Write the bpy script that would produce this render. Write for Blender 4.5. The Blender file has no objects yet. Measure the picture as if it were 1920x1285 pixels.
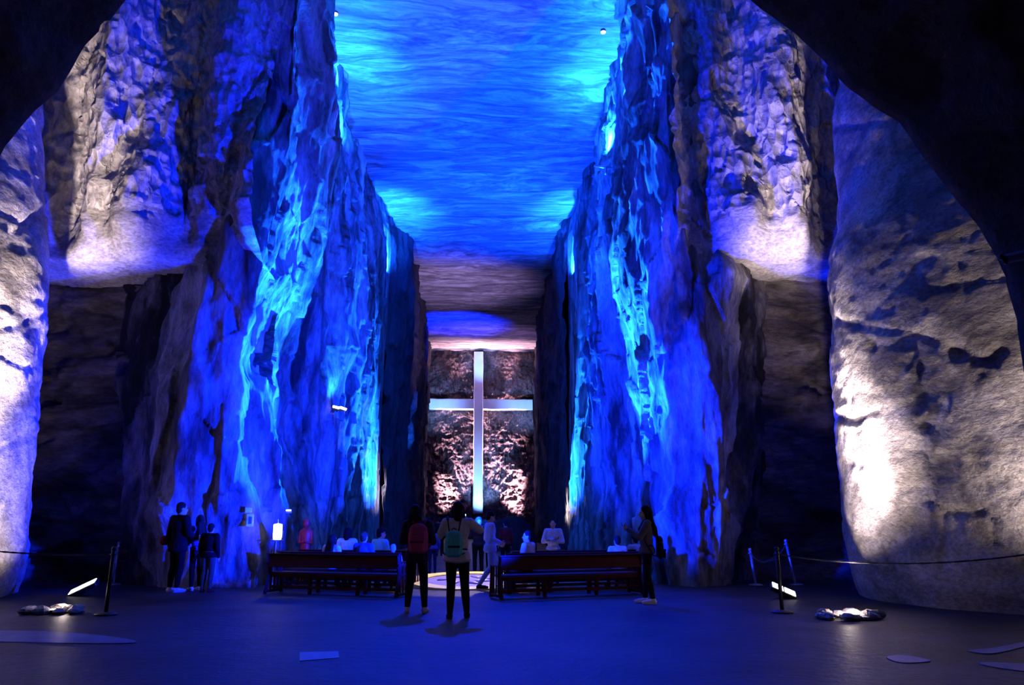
import bpy, bmesh, math, random
import numpy as np
from mathutils import Vector, Matrix
from mathutils.bvhtree import BVHTree

random.seed(7)
SC = bpy.context.scene
COL = SC.collection
PI = math.pi

# ------------------------------------------------------------------ camera
F, CX, CY, EYE = 1470.0, 960.0, 642.5, 1.4
PITCH = math.atan(339.5 / F)
YAW = math.atan(60 * math.cos(PITCH) / F)
cam_data = bpy.data.cameras.new('camera')
cam_data.sensor_width = 36.0
cam_data.lens = F / 1920 * 36
cam_data.clip_end = 300
cam = bpy.data.objects.new('camera', cam_data)
COL.objects.link(cam)
cam.location = (0, 0, EYE)
cam.rotation_euler = (PI / 2 + PITCH, 0, -YAW)
SC.camera = cam
FWD = np.array([math.sin(YAW) * math.cos(PITCH), math.cos(YAW) * math.cos(PITCH), math.sin(PITCH)])
RGT = np.array([math.cos(YAW), -math.sin(YAW), 0.0])
UPV = np.cross(RGT, FWD)


def ray(px, py):
    return FWD + RGT * ((px - CX) / F) - UPV * ((py - CY) / F)


def P(px, py, Y):
    """world point at depth Y along the nave that the photograph shows at a pixel"""
    d = ray(px, py)
    return np.array([0, 0, EYE]) + d * (Y / d[1])


def G(px, py):
    """point of the floor that the photograph shows at a pixel"""
    d = ray(px, py)
    return np.array([0, 0, EYE]) + d * (-EYE / d[2])


# ------------------------------------------------------------------ view and ambient
vs = SC.view_settings
vs.view_transform = 'Standard'
vs.look = 'None'
vs.exposure = 0.0
vs.gamma = 1.0
vs.use_curve_mapping = False
world = bpy.data.worlds.new('cave_air')
SC.world = world
world.use_nodes = True
bg = world.node_tree.nodes['Background']
bg.inputs[0].default_value = (0.25, 0.12, 0.60, 1)
bg.inputs[1].default_value = 0.006

# ------------------------------------------------------------------ lamps
BLUE = (0.0008, 0.014, 1.0)
AQUA = (0.005, 0.10, 1.0)
WARM = (1.0, 0.80, 0.74)
ROSE = (1.0, 0.56, 0.68)
ICE = (0.20, 0.40, 1.0)
SEA = (0.002, 0.040, 1.0)


def spot(loc, target, power, color, angle=60, blend=0.6, radius=0.12, name='spot_lamp'):
    d = bpy.data.lights.new(name, 'SPOT')
    d.energy = power
    d.color = color
    d.spot_size = math.radians(angle)
    d.spot_blend = blend
    d.shadow_soft_size = radius
    o = bpy.data.objects.new(name, d)
    o.location = loc
    o.rotation_euler = (Vector(target) - Vector(loc)).to_track_quat('-Z', 'Y').to_euler()
    COL.objects.link(o)
    return o


def bulb(loc, power, color, radius=0.1, name='lamp'):
    d = bpy.data.lights.new(name, 'POINT')
    d.energy = power
    d.color = color
    d.shadow_soft_size = radius
    o = bpy.data.objects.new(name, d)
    o.location = loc
    COL.objects.link(o)
    return o


# blue wash on the jambs that face the entrance
spot((2.4, 14.4, 1.1), (-6.7, 18.8, 3.0), 52000, BLUE, 46, 0.9)
spot((-2.4, 14.6, 1.1), (5.2, 18.8, 3.2), 85000, BLUE, 40, 0.9)
spot((0.0, 25.0, 13.0), (0.0, 13.5, 0.0), 21000, BLUE, 44, 1.0)  # unseen lamp added high in the nave to turn the floor blue
spot((1.8, 13.4, 1.1), (-6.8, 18.6, 11.0), 26000, BLUE, 50, 1.0)
spot((-1.8, 13.8, 1.1), (5.8, 18.6, 11.0), 24000, BLUE, 50, 1.0)
# blue spots inside the nave, shining back on the sides of the buttresses
spot((-0.5, 26.0, 1.2), (-5.0, 19.5, 4.5), 105000, AQUA, 40, 0.8)
spot((-1.0, 25.0, 1.2), (-4.6, 19.5, 9.0), 160000, AQUA, 32, 0.9)
spot((0.6, 26.0, 1.2), (4.6, 19.5, 6.0), 140000, AQUA, 36, 0.8)
spot((1.0, 25.0, 1.2), (4.6, 20.0, 10.0), 190000, AQUA, 32, 0.9)
spot((-1.0, 42.0, 1.2), (-5.2, 34, 6.0), 170000, AQUA, 46, 0.8)
spot((1.0, 42.0, 1.2), (5.2, 34, 6.0), 170000, AQUA, 46, 0.8)
# blue on the nave walls between the buttresses
spot((2.0, 22.0, 1.2), (-5.0, 26, 6.0), 20000, BLUE, 66, 0.9)
spot((-2.0, 22.0, 1.2), (5.0, 26, 6.0), 20000, BLUE, 66, 0.9)
# blue on the vault
spot((0, 21.0, 1.0), (0, 29, 18.0), 150000, SEA, 56, 1.0)
spot((0, 32.0, 1.0), (0, 40, 18.4), 140000, SEA, 46, 1.0)
for loc, tgt, pw in (((-4.3, 25.2, 14.6), (-5.9, 26.6, 18), 12000), ((4.3, 26.0, 14.6), (5.6, 27.0, 18), 17000),
                     ((-4.6, 39.0, 14.2), (-6.0, 40.6, 18), 20000), ((4.6, 39.0, 14.2), (5.9, 40.6, 18), 18000),
                     ((4.0, 22.0, 14.5), (5.4, 22.6, 18), 9000), ((-4.2, 22.0, 14.5), (-5.4, 22.4, 18), 5000)):
    spot(loc, tgt, pw, AQUA, 110, 1.0)
spot((-3.0, 60.0, 9.0), (-2.0, 65, 18.4), 34000, BLUE, 50, 0.8)
# dim unseen violet lamps added to lighten the far vault
spot((0.5, 47.0, 2.0), (-2.6, 52.5, 18), 10000, (0.55, 0.38, 1.0), 50, 1.0)
spot((0.0, 62.0, 2.0), (0.0, 71.5, 18), 7000, (0.55, 0.30, 1.0), 50, 1.0)
# rose uplights on the end wall
spot((-4.3, 74.85, 0.6), (-2.3, 75.6, 6.5), 60000, ROSE, 44, 1.0)
spot((4.3, 74.85, 0.6), (2.3, 75.6, 6.5), 60000, ROSE, 44, 1.0)
spot((-2.6, 75.05, 14.0), (-2.2, 75.6, 18.6), 1500, ROSE, 60, 1.0)
spot((2.8, 75.05, 14.0), (2.4, 75.6, 18.6), 1500, ROSE, 60, 1.0)
# pale lamps on the cross
spot((0.1, 72.0, 1.2), (0.1, 74.9, 5.0), 9000, ICE, 60, 1.0)
spot((-4.2, 71.0, 10.0), (-4.2, 74.9, 12.4), 3000, ICE, 76, 1.0)
spot((4.2, 71.0, 10.0), (4.2, 74.9, 12.4), 2600, ICE, 76, 1.0)
spot((0.1, 71.0, 14.5), (0.1, 74.9, 16.8), 2600, ICE, 60, 1.0)
# white floods at the foot of the two great columns
spot((-7.6, 15.0, 0.25), (-11.2, 15.8, 4.2), 700, WARM, 100, 0.9)
spot((-8.2, 12.6, 0.3), (-11.5, 14.6, 5.5), 1500, WARM, 80, 0.9)
spot((5.95, 15.3, 0.25), (7.9, 14.2, 4.0), 800, WARM, 80, 0.9)
spot((5.6, 12.0, 0.15), (6.85, 14.2, 2.3), 2600, WARM, 42, 1.0)
spot((9.6, 10.0, 0.3), (8.9, 12.5, 3.4), 1500, WARM, 84, 1.0)
# their spill on the upper walls and lintels
spot((-7.9, 12.8, 0.3), (-10.6, 18.6, 10.2), 14000, WARM, 30, 1.0)
spot((6.6, 13.4, 0.3), (8.8, 18.9, 10.2), 13000, WARM, 32, 1.0)
# lamps of the cross aisle behind the nave's second opening
spot((-2.6, 46.5, 2.0), (-5.0, 38.6, 3.6), 5000, (0.85, 0.72, 1.0), 26, 0.8)
spot((3.2, 46.5, 2.0), (4.8, 39.5, 2.4), 4000, WARM, 22, 0.8)
# faint unseen fill lamp added behind the camera for the foreground visitors
spot((0.4, -2.4, 2.6), (0.4, 12.5, 1.9), 300, (1.0, 0.85, 0.8), 32, 1.0)

# ------------------------------------------------------------------ helpers: tags and meshes
def tag(o, label=None, cat=None, group=None, kind=None):
    if label:
        o['label'] = label
    if cat:
        o['category'] = cat
    if group:
        o['group'] = group
    if kind:
        o['kind'] = kind
    return o


def link_mesh(name, me, mat=None, parent=None, smooth=True):
    o = bpy.data.objects.new(name, me)
    COL.objects.link(o)
    if mat is not None and not me.materials:
        for m in (mat if isinstance(mat, (list, tuple)) else [mat]):
            me.materials.append(m)
    if parent is not None:
        o.parent = parent
    if smooth and len(me.polygons):
        me.polygons.foreach_set('use_smooth', np.ones(len(me.polygons), dtype=bool))
    return o


def np_mesh(name, verts, quads):
    verts = np.asarray(verts, dtype=np.float32).reshape(-1, 3)
    quads = np.asarray(quads, dtype=np.int32).reshape(-1, 4)
    me = bpy.data.meshes.new(name)
    me.vertices.add(len(verts))
    me.vertices.foreach_set('co', verts.ravel())
    me.loops.add(quads.size)
    me.loops.foreach_set('vertex_index', quads.ravel())
    me.polygons.add(len(quads))
    me.polygons.foreach_set('loop_start', np.arange(0, quads.size, 4, dtype=np.int32))
    me.update(calc_edges=True)
    me.validate()
    return me


def grid_quads(nc, nr, wrap=False):
    i = np.arange(nc if wrap else nc - 1)
    j = np.arange(nr - 1)
    I, J = np.meshgrid(i, j, indexing='ij')
    I2 = (I + 1) % nc
    return np.stack([I * nr + J, I2 * nr + J, I2 * nr + J + 1, I * nr + J + 1], axis=-1).reshape(-1, 4)


# ------------------------------------------------------------------ helpers: noise
def _hash(ix, iy, iz, seed):
    h = (ix.astype(np.int64) * 374761393 + iy.astype(np.int64) * 668265263 + iz.astype(np.int64) * 2147483647 + seed * 974711) & 0xffffffff
    h = ((h ^ (h >> 13)) * 1274126177) & 0xffffffff
    h = ((h ^ (h >> 16)) * 2246822519) & 0xffffffff
    return ((h ^ (h >> 15)) & 0xffffff) / float(0xffffff)


def vnoise(p, seed=0):
    f = np.floor(p)
    t = p - f
    t = t * t * t * (t * (t * 6 - 15) + 10)
    ix, iy, iz = f[..., 0], f[..., 1], f[..., 2]
    out = 0
    for a in (0, 1):
        wx = t[..., 0] if a else 1 - t[..., 0]
        for b in (0, 1):
            wy = t[..., 1] if b else 1 - t[..., 1]
            for c in (0, 1):
                wz = t[..., 2] if c else 1 - t[..., 2]
                out = out + wx * wy * wz * _hash(ix + a, iy + b, iz + c, seed)
    return out * 2 - 1


def fbm(p, octaves=4, seed=0, ridged=False):
    s, a, out = 1.0, 1.0, 0
    for k in range(octaves):
        n = vnoise(p * s + 17.3 * k, seed + k)
        out = out + a * ((1 - 2 * np.abs(n)) if ridged else n)
        s *= 2.03
        a *= 0.5
    return out


def facets(p, seed=0):
    """height of broken rock: each cell a tilted plane"""
    f = np.floor(p)
    best = np.full(p.shape[:-1], 1e9)
    val = np.zeros(p.shape[:-1])
    for a in (-1, 0, 1):
        for b in (-1, 0, 1):
            for c in (-1, 0, 1):
                ix, iy, iz = f[..., 0] + a, f[..., 1] + b, f[..., 2] + c
                cen = np.stack([ix + _hash(ix, iy, iz, seed), iy + _hash(ix, iy, iz, seed + 1), iz + _hash(ix, iy, iz, seed + 2)], -1)
                d = p - cen
                d2 = (d * d).sum(-1)
                n = np.stack([_hash(ix, iy, iz, seed + 3), _hash(ix, iy, iz, seed + 4), _hash(ix, iy, iz, seed + 5)], -1) * 2 - 1
                h = (_hash(ix, iy, iz, seed + 6) * 2 - 1) * 0.6 + (d * n).sum(-1) * 0.9
                m = d2 < best
                best = np.where(m, d2, best)
                val = np.where(m, h, val)
    return val


def blur(a, k):
    if k < 1:
        return a
    for ax in (0, 1):
        pad = [(0, 0)] * a.ndim
        pad[ax] = (k, k)
        b = np.pad(a, pad, mode='edge')
        c = np.cumsum(b, axis=ax)
        n = a.shape[ax]
        lead = np.take(c, np.arange(2 * k, 2 * k + n), axis=ax)
        lag = np.concatenate([np.zeros_like(np.take(c, [0], axis=ax)), np.take(c, np.arange(0, n - 1), axis=ax)], axis=ax)
        a = (lead - lag) / (2 * k + 1)
    return a


def grid_normals(V, k=3, towards=None):
    du = np.gradient(V, axis=0)
    dv = np.gradient(V, axis=1)
    n = np.cross(du, dv)
    n /= np.linalg.norm(n, axis=-1, keepdims=True) + 1e-9
    n = blur(n, k)
    n /= np.linalg.norm(n, axis=-1, keepdims=True) + 1e-9
    if towards is not None:
        s = ((np.asarray(towards) - V) * n).sum(-1).mean()
        if s < 0:
            n = -n
    return n


BVH = {}


def surface(name, V, mat, wrap=False, keep=None, flip=False):
    nc, nr = V.shape[:2]
    q = grid_quads(nc, nr, wrap)
    if flip:
        q = q[:, ::-1]
    me = np_mesh(name, V.reshape(-1, 3), q)
    o = link_mesh(name, me, mat)
    tag(o, kind='structure')
    if keep:
        BVH[keep] = BVHTree.FromPolygons([tuple(v) for v in V.reshape(-1, 3)], [tuple(x) for x in q])
    return o


def edge_line(pts, Y, zs):
    """a rock edge seen in the photograph, taken to its depth: x and y for every height"""
    w = []
    for t in pts:
        w.append(P(t[0], t[1], t[2] if len(t) > 2 else Y))
    w = np.array(sorted(w, key=lambda v: v[2]))
    return np.stack([np.interp(zs, w[:, 2], w[:, 0]), np.interp(zs, w[:, 2], w[:, 1]), zs], -1)


def loft(lines, subs):
    cols = []
    for k in range(len(lines) - 1):
        n = subs[k] if isinstance(subs, (list, tuple)) else subs
        for t in np.arange(n) / n:
            cols.append(lines[k] * (1 - t) + lines[k + 1] * t)
    cols.append(lines[-1])
    return np.stack(cols, 0)


# ------------------------------------------------------------------ materials
class NT:
    def __init__(self, name):
        self.m = bpy.data.materials.new(name)
        self.m.use_nodes = True
        self.t = self.m.node_tree
        self.b = self.t.nodes['Principled BSDF']

    def n(self, kind, **kw):
        x = self.t.nodes.new(kind)
        for k, v in kw.items():
            if k.startswith('i_'):
                x.inputs[k[2:].replace('_', ' ')].default_value = v
            else:
                setattr(x, k, v)
        return x

    def l(self, a, ao, b, bi):
        self.t.links.new(a.outputs[ao], b.inputs[bi])

    def ramp(self, *stops):
        r = self.n('ShaderNodeValToRGB')
        e = r.color_ramp.elements
        while len(e) < len(stops):
            e.new(0.5)
        for k, (p, c) in enumerate(stops):
            e[k].position = p
            e[k].color = (*c, 1) if len(c) == 3 else c
        return r


def rock(name, dark, light, scale=0.8, stretch=(1, 1, 1), bump=0.25, fine=6.0, vein=None, vein_scale=0.5, vein_amount=0.6, rough=0.75, warp=0.0, chisel=0.0, spec=0.3, lo=0.30, hi=0.68, grit=0.8):
    k = NT(name)
    tc = k.n('ShaderNodeTexCoord')
    mp = k.n('ShaderNodeMapping')
    mp.inputs['Scale'].default_value = stretch
    k.l(tc, 'Object', mp, 'Vector')
    vec, vo = mp, 'Vector'
    if warp:
        wn = k.n('ShaderNodeTexNoise', i_Scale=0.16, i_Detail=3.0)
        k.l(mp, 'Vector', wn, 'Vector')
        sub = k.n('ShaderNodeVectorMath', operation='SUBTRACT')
        sub.inputs[1].default_value = (0.5, 0.5, 0.5)
        k.l(wn, 'Color', sub, 0)
        sc = k.n('ShaderNodeVectorMath', operation='SCALE')
        sc.inputs['Scale'].default_value = warp
        k.l(sub, 'Vector', sc, 0)
        ad = k.n('ShaderNodeVectorMath', operation='ADD')
        k.l(mp, 'Vector', ad, 0)
        k.l(sc, 'Vector', ad, 1)
        vec, vo = ad, 'Vector'
    n1 = k.n('ShaderNodeTexNoise', i_Scale=scale, i_Detail=8.0, i_Roughness=0.62)
    k.l(vec, vo, n1, 'Vector')
    r1 = k.ramp((lo, dark), (hi, light))
    k.l(n1, 'Fac', r1, 'Fac')
    col, co = r1, 'Color'
    if vein:
        w = k.n('ShaderNodeTexNoise', i_Scale=vein_scale, i_Detail=5.0, i_Roughness=0.5, i_Distortion=0.5)
        k.l(vec, vo, w, 'Vector')
        r2 = k.ramp((0.42, (0, 0, 0)), (0.495, (1, 1, 1)), (0.57, (0, 0, 0)))
        k.l(w, 'Fac', r2, 'Fac')
        mu = k.n('ShaderNodeMath', operation='MULTIPLY')
        mu.inputs[1].default_value = vein_amount
        k.l(r2, 'Color', mu, 0)
        mx = k.n('ShaderNodeMixRGB')
        mx.inputs['Color2'].default_value = (*vein, 1)
        k.l(mu, 'Value', mx, 'Fac')
        k.l(col, co, mx, 'Color1')
        col, co = mx, 'Color'
    n2 = k.n('ShaderNodeTexNoise', i_Scale=fine, i_Detail=9.0, i_Roughness=0.65)
    k.l(vec, vo, n2, 'Vector')
    n3 = k.n('ShaderNodeTexNoise', i_Scale=fine * 2.4, i_Detail=6.0, i_Roughness=0.7)
    k.l(vec, vo, n3, 'Vector')
    r3 = k.ramp((0.36, (0.42, 0.42, 0.42)), (0.60, (1, 1, 1)))
    k.l(n3, 'Fac', r3, 'Fac')
    ml = k.n('ShaderNodeMixRGB', blend_type='MULTIPLY')
    ml.inputs['Fac'].default_value = grit
    k.l(col, co, ml, 'Color1')
    k.l(r3, 'Color', ml, 'Color2')
    k.l(ml, 'Color', k.b, 'Base Color')
    b1 = k.n('ShaderNodeBump', i_Strength=0.9, i_Distance=bump)
    k.l(n2, 'Fac', b1, 'Height')
    last = b1
    if chisel:
        vo_ = k.n('ShaderNodeTexVoronoi', i_Scale=4.2)
        m2 = k.n('ShaderNodeMapping')
        m2.inputs['Scale'].default_value = (1.0, 1.0, 0.45)
        m2.inputs['Rotation'].default_value = (0.0, 0.5, 0.0)
        k.l(tc, 'Object', m2, 'Vector')
        k.l(m2, 'Vector', vo_, 'Vector')
        b2 = k.n('ShaderNodeBump', i_Strength=0.9, i_Distance=chisel)
        k.l(vo_, 'Distance', b2, 'Height')
        k.l(b1, 'Normal', b2, 'Normal')
        last = b2
    k.l(last, 'Normal', k.b, 'Normal')
    k.b.inputs['Roughness'].default_value = rough
    k.b.inputs['Specular IOR Level'].default_value = spec
    return k.m


M = {}
M['salt_wall'] = rock('salt_wall', (0.035, 0.032, 0.035), (0.62, 0.60, 0.60), 0.8, (1, 1, 0.3), 0.22, 3.2, (0.03, 0.028, 0.03), 0.5, 0.8, lo=0.36, hi=0.64)
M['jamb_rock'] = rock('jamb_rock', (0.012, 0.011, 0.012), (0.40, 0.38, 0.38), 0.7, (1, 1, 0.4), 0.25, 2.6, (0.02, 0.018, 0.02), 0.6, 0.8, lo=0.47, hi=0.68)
M['vault'] = rock('salt_vault', (0.22, 0.21, 0.22), (0.66, 0.64, 0.64), 1.3, (0.20, 1.0, 1.0), 0.10, 2.8, (0.10, 0.095, 0.10), 1.1, 0.6, warp=11.0, lo=0.36, hi=0.62)
M['chiselled'] = rock('chiselled_salt', (0.24, 0.22, 0.23), (0.62, 0.58, 0.56), 1.0, (1, 1, 0.7), 0.10, 3.5, None, chisel=0.22)
M['lintel'] = rock('smooth_lintel_salt', (0.26, 0.24, 0.25), (0.60, 0.56, 0.55), 1.2, (1, 1, 2.0), 0.05, 4.0, (0.10, 0.09, 0.09), 0.3, 0.7)
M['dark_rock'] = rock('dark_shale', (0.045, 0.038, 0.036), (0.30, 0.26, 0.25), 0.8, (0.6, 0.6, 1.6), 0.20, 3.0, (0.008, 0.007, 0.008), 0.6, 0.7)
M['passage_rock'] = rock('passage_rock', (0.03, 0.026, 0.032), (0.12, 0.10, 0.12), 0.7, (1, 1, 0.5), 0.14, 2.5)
M['end_rock'] = rock('end_rock', (0.06, 0.040, 0.046), (0.34, 0.25, 0.26), 0.6, (1, 1, 1), 0.35, 2.4, (0.02, 0.015, 0.018), 0.22, 0.7, chisel=0.3)
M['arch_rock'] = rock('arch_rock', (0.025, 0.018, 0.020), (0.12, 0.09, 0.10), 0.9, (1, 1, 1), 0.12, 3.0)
M['column_rock'] = rock('column_salt', (0.30, 0.27, 0.27), (0.64, 0.60, 0.59), 1.1, (1, 1, 1.5), 0.14, 4.5, (0.10, 0.09, 0.09), 0.30, 0.7, lo=0.32, hi=0.60)
M['floor_rock'] = rock('floor_salt', (0.015, 0.014, 0.018), (0.075, 0.070, 0.078), 0.6, (1, 1, 1), 0.03, 5.0, rough=0.50, spec=0.13, lo=0.34, hi=0.66)

# ------------------------------------------------------------------ floor
xs = np.concatenate([np.arange(-22, -12, 0.5), np.arange(-12, 12.01, 0.16), np.arange(12.5, 22.1, 0.5)])
ys = np.concatenate([np.arange(-4, 4, 0.4), np.arange(4, 24, 0.14), np.arange(24, 77.6, 0.4)])
X, Y = np.meshgrid(xs, ys, indexing='ij')
Z = 0.006 * fbm(np.stack([X * 0.5, Y * 0.5, X * 0], -1), 4, 3) - 0.006
surface('floor', np.stack([X, Y, np.minimum(Z, 0.0)], -1), M['floor_rock'])

# ------------------------------------------------------------------ walls of the nave: buttress after buttress
ZS = np.concatenate([np.arange(-0.15, 19.2, 0.055)])


def rough_wall(V, cam_pt, amp=1.0, seed=0, facet=0.16, k=4, calm=0):
    n = grid_normals(V, k, cam_pt)
    q = V * np.array([1, 1, 1])
    d = 0.34 * fbm(q * np.array([0.45, 0.45, 0.10]), 3, seed)
    d = d + 0.16 * fbm(q * np.array([1.1, 1.1, 0.33]), 3, seed + 10, True)
    d = d + facet * facets(q * np.array([1.0, 1.0, 0.55]), seed + 20)
    d = d + 0.055 * fbm(q * np.array([3.2, 3.2, 1.4]), 3, seed + 30)
    d = (d - d.mean()) * amp
    if calm:
        d[-calm:] *= np.linspace(1, 0.12, calm)[:, None]
    return V + n * d[..., None]


L = [
    ([(232, 520), (225, 560), (218, 700), (205, 850), (205, 1000), (212, 1085)], 21.0),
    ([(300, 0), (300, 300), (300, 500), (262, 560), (236, 700), (222, 850), (220, 1000), (226, 1087)], 19.65),
    ([(475, 0), (447, 200), (410, 300), (382, 400), (360, 480), (320, 580), (290, 700), (285, 850), (300, 1000), (310, 1092)], 18.95),
    ([(530, 0), (500, 200), (470, 330), (440, 450), (395, 560), (365, 700), (370, 850), (380, 1000), (385, 1095)], 18.45),
    ([(572, 0), (560, 160), (545, 330), (490, 500), (436, 690), (440, 850), (450, 1000), (455, 1098)], 18.65),
    ([(592, 0), (580, 160), (572, 330), (528, 500), (478, 690), (478, 850), (490, 1000), (495, 1090)], 20.0),
    ([(603, 0), (610, 200), (608, 330), (584, 450), (545, 580), (494, 690), (500, 850), (525, 1000), (530, 1080)], 20.6),
    ([(610, 0), (620, 200), (628, 330), (616, 450), (586, 580), (545, 690), (555, 850), (570, 1000), (572, 1060)], 24.0),
    ([(612, 0), (626, 200), (655, 330), (652, 450), (642, 600), (632, 800), (620, 1000), (620, 1055)], 26.0),
    ([(640, 200), (672, 330), (690, 450), (684, 640), (664, 820), (655, 970), (650, 1040)], 31.0),
    ([(660, 200), (690, 330), (716, 450), (704, 640), (690, 780), (684, 970), (682, 1040)], 35.0),
    ([(690, 250), (735, 450), (724, 600), (714, 780), (711, 990), (711, 1020)], 41.0),
]
lines = [edge_line(p, y, ZS) for p, y in L]
V = loft(lines, [14, 26, 26, 26, 22, 18, 26, 20, 22, 20, 22])
V = rough_wall(V, (0, 10, 6), 1.0, 5, calm=30)
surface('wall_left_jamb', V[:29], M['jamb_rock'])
surface('wall_left', V[28:], M['salt_wall'], keep='left')

R = [
    ([(1440, 540), (1440, 700), (1440, 1085)], 21.0),
    ([(1350, 0), (1345, 150), (1345, 300), (1352, 400), (1392, 470), (1406, 540), (1412, 700), (1418, 850), (1405, 1000), (1380, 1088)], 19.65),
    ([(1300, 0), (1300, 200), (1305, 400), (1360, 520), (1372, 700), (1370, 850), (1360, 1000), (1345, 1092)], 18.95),
    ([(1255, 0), (1250, 200), (1262, 400), (1300, 520), (1315, 700), (1315, 850), (1310, 1000), (1305, 1094)], 18.55),
    ([(1212, 0), (1222, 150), (1216, 250), (1240, 400), (1240, 520), (1250, 640), (1262, 760), (1265, 900), (1270, 1090)], 19.05),
    ([(1196, 0), (1203, 150), (1190, 300), (1186, 400), (1192, 520), (1212, 640), (1225, 760), (1235, 900), (1238, 1080)], 20.6),
    ([(1192, 0), (1188, 150), (1172, 330), (1168, 460), (1180, 600), (1195, 760), (1210, 900), (1215, 1065)], 21.8),
    ([(1188, 0), (1176, 150), (1152, 330), (1140, 460), (1158, 600), (1172, 760), (1185, 900), (1190, 1052)], 25.0),
    ([(1160, 200), (1135, 330), (1126, 480), (1125, 640), (1138, 800), (1142, 1000), (1144, 1050)], 27.0),
    ([(1145, 200), (1112, 330), (1106, 480), (1108, 640), (1115, 800), (1118, 1000), (1118, 1040)], 31.0),
    ([(1120, 250), (1104, 330), (1092, 480), (1094, 640), (1086, 780), (1080, 980), (1080, 1035)], 34.0),
    ([(1095, 250), (1062, 450), (1066, 600), (1067, 800), (1067, 1030)], 41.0),
]
lines = [edge_line(p, y, ZS) for p, y in R]
V = loft(lines, [14, 26, 26, 26, 22, 18, 26, 20, 22, 20, 22])
V = rough_wall(V, (0, 10, 6), 1.0, 55, calm=30)
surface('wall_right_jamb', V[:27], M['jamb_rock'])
surface('wall_right', V[26:], M['salt_wall'], keep='right')

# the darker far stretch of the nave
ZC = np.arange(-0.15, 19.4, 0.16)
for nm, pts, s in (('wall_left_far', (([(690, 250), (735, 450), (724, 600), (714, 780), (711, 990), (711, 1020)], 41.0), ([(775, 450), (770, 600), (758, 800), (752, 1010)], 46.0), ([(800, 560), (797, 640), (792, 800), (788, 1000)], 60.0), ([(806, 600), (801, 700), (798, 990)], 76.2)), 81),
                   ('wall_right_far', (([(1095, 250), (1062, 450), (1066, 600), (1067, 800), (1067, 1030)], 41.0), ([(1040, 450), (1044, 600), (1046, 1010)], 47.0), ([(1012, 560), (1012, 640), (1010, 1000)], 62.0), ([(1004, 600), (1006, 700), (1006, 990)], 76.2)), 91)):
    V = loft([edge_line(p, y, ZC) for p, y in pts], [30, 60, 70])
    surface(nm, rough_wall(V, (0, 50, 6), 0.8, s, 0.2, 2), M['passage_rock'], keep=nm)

# end wall behind the cross
xs = np.arange(-7.5, 7.6, 0.07)
zs = np.arange(-0.2, 19.6, 0.07)
X, Z = np.meshgrid(xs, zs, indexing='ij')
q = np.stack([X, X * 0, Z], -1)
D = 0.24 * fbm(q * 0.5, 4, 3) + 0.10 * facets(q * 1.6, 9) + 0.08 * fbm(q * 2.4, 3, 5, True)
surface('wall_back', np.stack([X, 75.9 - D, Z], -1), M['end_rock'])

# ------------------------------------------------------------------ ceiling of the nave
xs = np.arange(-9, 9.01, 0.12)
ys = np.concatenate([np.arange(6.0, 20, 0.5), np.arange(20, 77, 0.12)])
X, Y = np.meshgrid(xs, ys, indexing='ij')
q = np.stack([X * 0.25, Y * 0.5, X * 0], -1)
step = 0.45 / (1 + np.exp(-(Y - 46.0) / 0.25)) - 0.35 / (1 + np.exp(-(Y - 60.0) / 0.3))
Z = 18.2 + 0.10 * fbm(q, 4, 71) + 0.0 * X - step
Z = Z - 0.05 * fbm(np.stack([X * 0.5, Y * 2.0, X * 0], -1), 3, 75, True)
Z = Z - 0.5 * np.clip((np.abs(X) - 5.2) / 3.0, 0, 1) ** 2
surface('ceiling', np.stack([X, Y, Z], -1), M['vault'], flip=True, keep='ceiling')

# ------------------------------------------------------------------ upper side walls, lintels and the dark recesses below them
def facade(nm, x0, x1, zl, y0, y1, yfun, seed, dark_name, z_slope):
    """profile of a side wall: down the face, round the lower edge, back under the lintel"""
    xs = np.arange(x0, x1 + 0.01, 0.05)
    prof = []
    for z in np.arange(18.6, zl + 1.0, -0.05):
        prof.append((0.0, z))
    for t in np.linspace(0, 1, 16):
        prof.append((0.35 * t * t * 1.0, zl + 1.0 - 0.85 * t))
    for t in np.linspace(0.04, 1, 36):
        prof.append((0.35 + (y1 - y0 - 0.35) * t, zl + 0.15 - z_slope * t))
    prof = np.array(prof)
    Xg = np.repeat(xs[:, None], len(prof), 1)
    Yg = y0 + yfun(Xg, prof[None, :, 1]) * np.clip((prof[None, :, 1] - zl) / 0.8, 0, 1) + prof[None, :, 0]
    Zg = np.repeat(prof[None, :, 1], len(xs), 0)
    V = np.stack([Xg, Yg, Zg], -1)
    n = grid_normals(V, 3, (0, 5, 3))
    face = np.clip((Zg - zl - 0.3) / 1.0, 0.12, 1)
    d = 0.30 * fbm(V * np.array([0.5, 0.5, 0.22]), 3, seed) + 0.10 * facets(V * np.array([1.5, 1.5, 0.9]), seed + 3)
    d = d + 0.09 * fbm(V * np.array([2.2, 2.2, 1.3]), 3, seed + 5, True)
    V = V + n * (d * face)[..., None]
    nf = int(np.argmax(prof[:, 1] < zl + 1.3))
    surface(nm, V[:, :nf + 1], M['chiselled'], keep=nm)
    surface('trim_1' if x0 < 0 else 'trim_2', V[:, nf:], M['lintel'])
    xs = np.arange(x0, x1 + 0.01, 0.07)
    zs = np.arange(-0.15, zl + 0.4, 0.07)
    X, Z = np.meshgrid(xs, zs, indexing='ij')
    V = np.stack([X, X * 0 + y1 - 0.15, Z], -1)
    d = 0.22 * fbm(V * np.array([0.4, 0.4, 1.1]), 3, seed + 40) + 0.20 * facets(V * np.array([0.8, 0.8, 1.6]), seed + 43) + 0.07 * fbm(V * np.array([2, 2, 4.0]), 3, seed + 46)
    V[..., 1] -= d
    surface(dark_name, V, M['dark_rock'], keep=dark_name)


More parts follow.
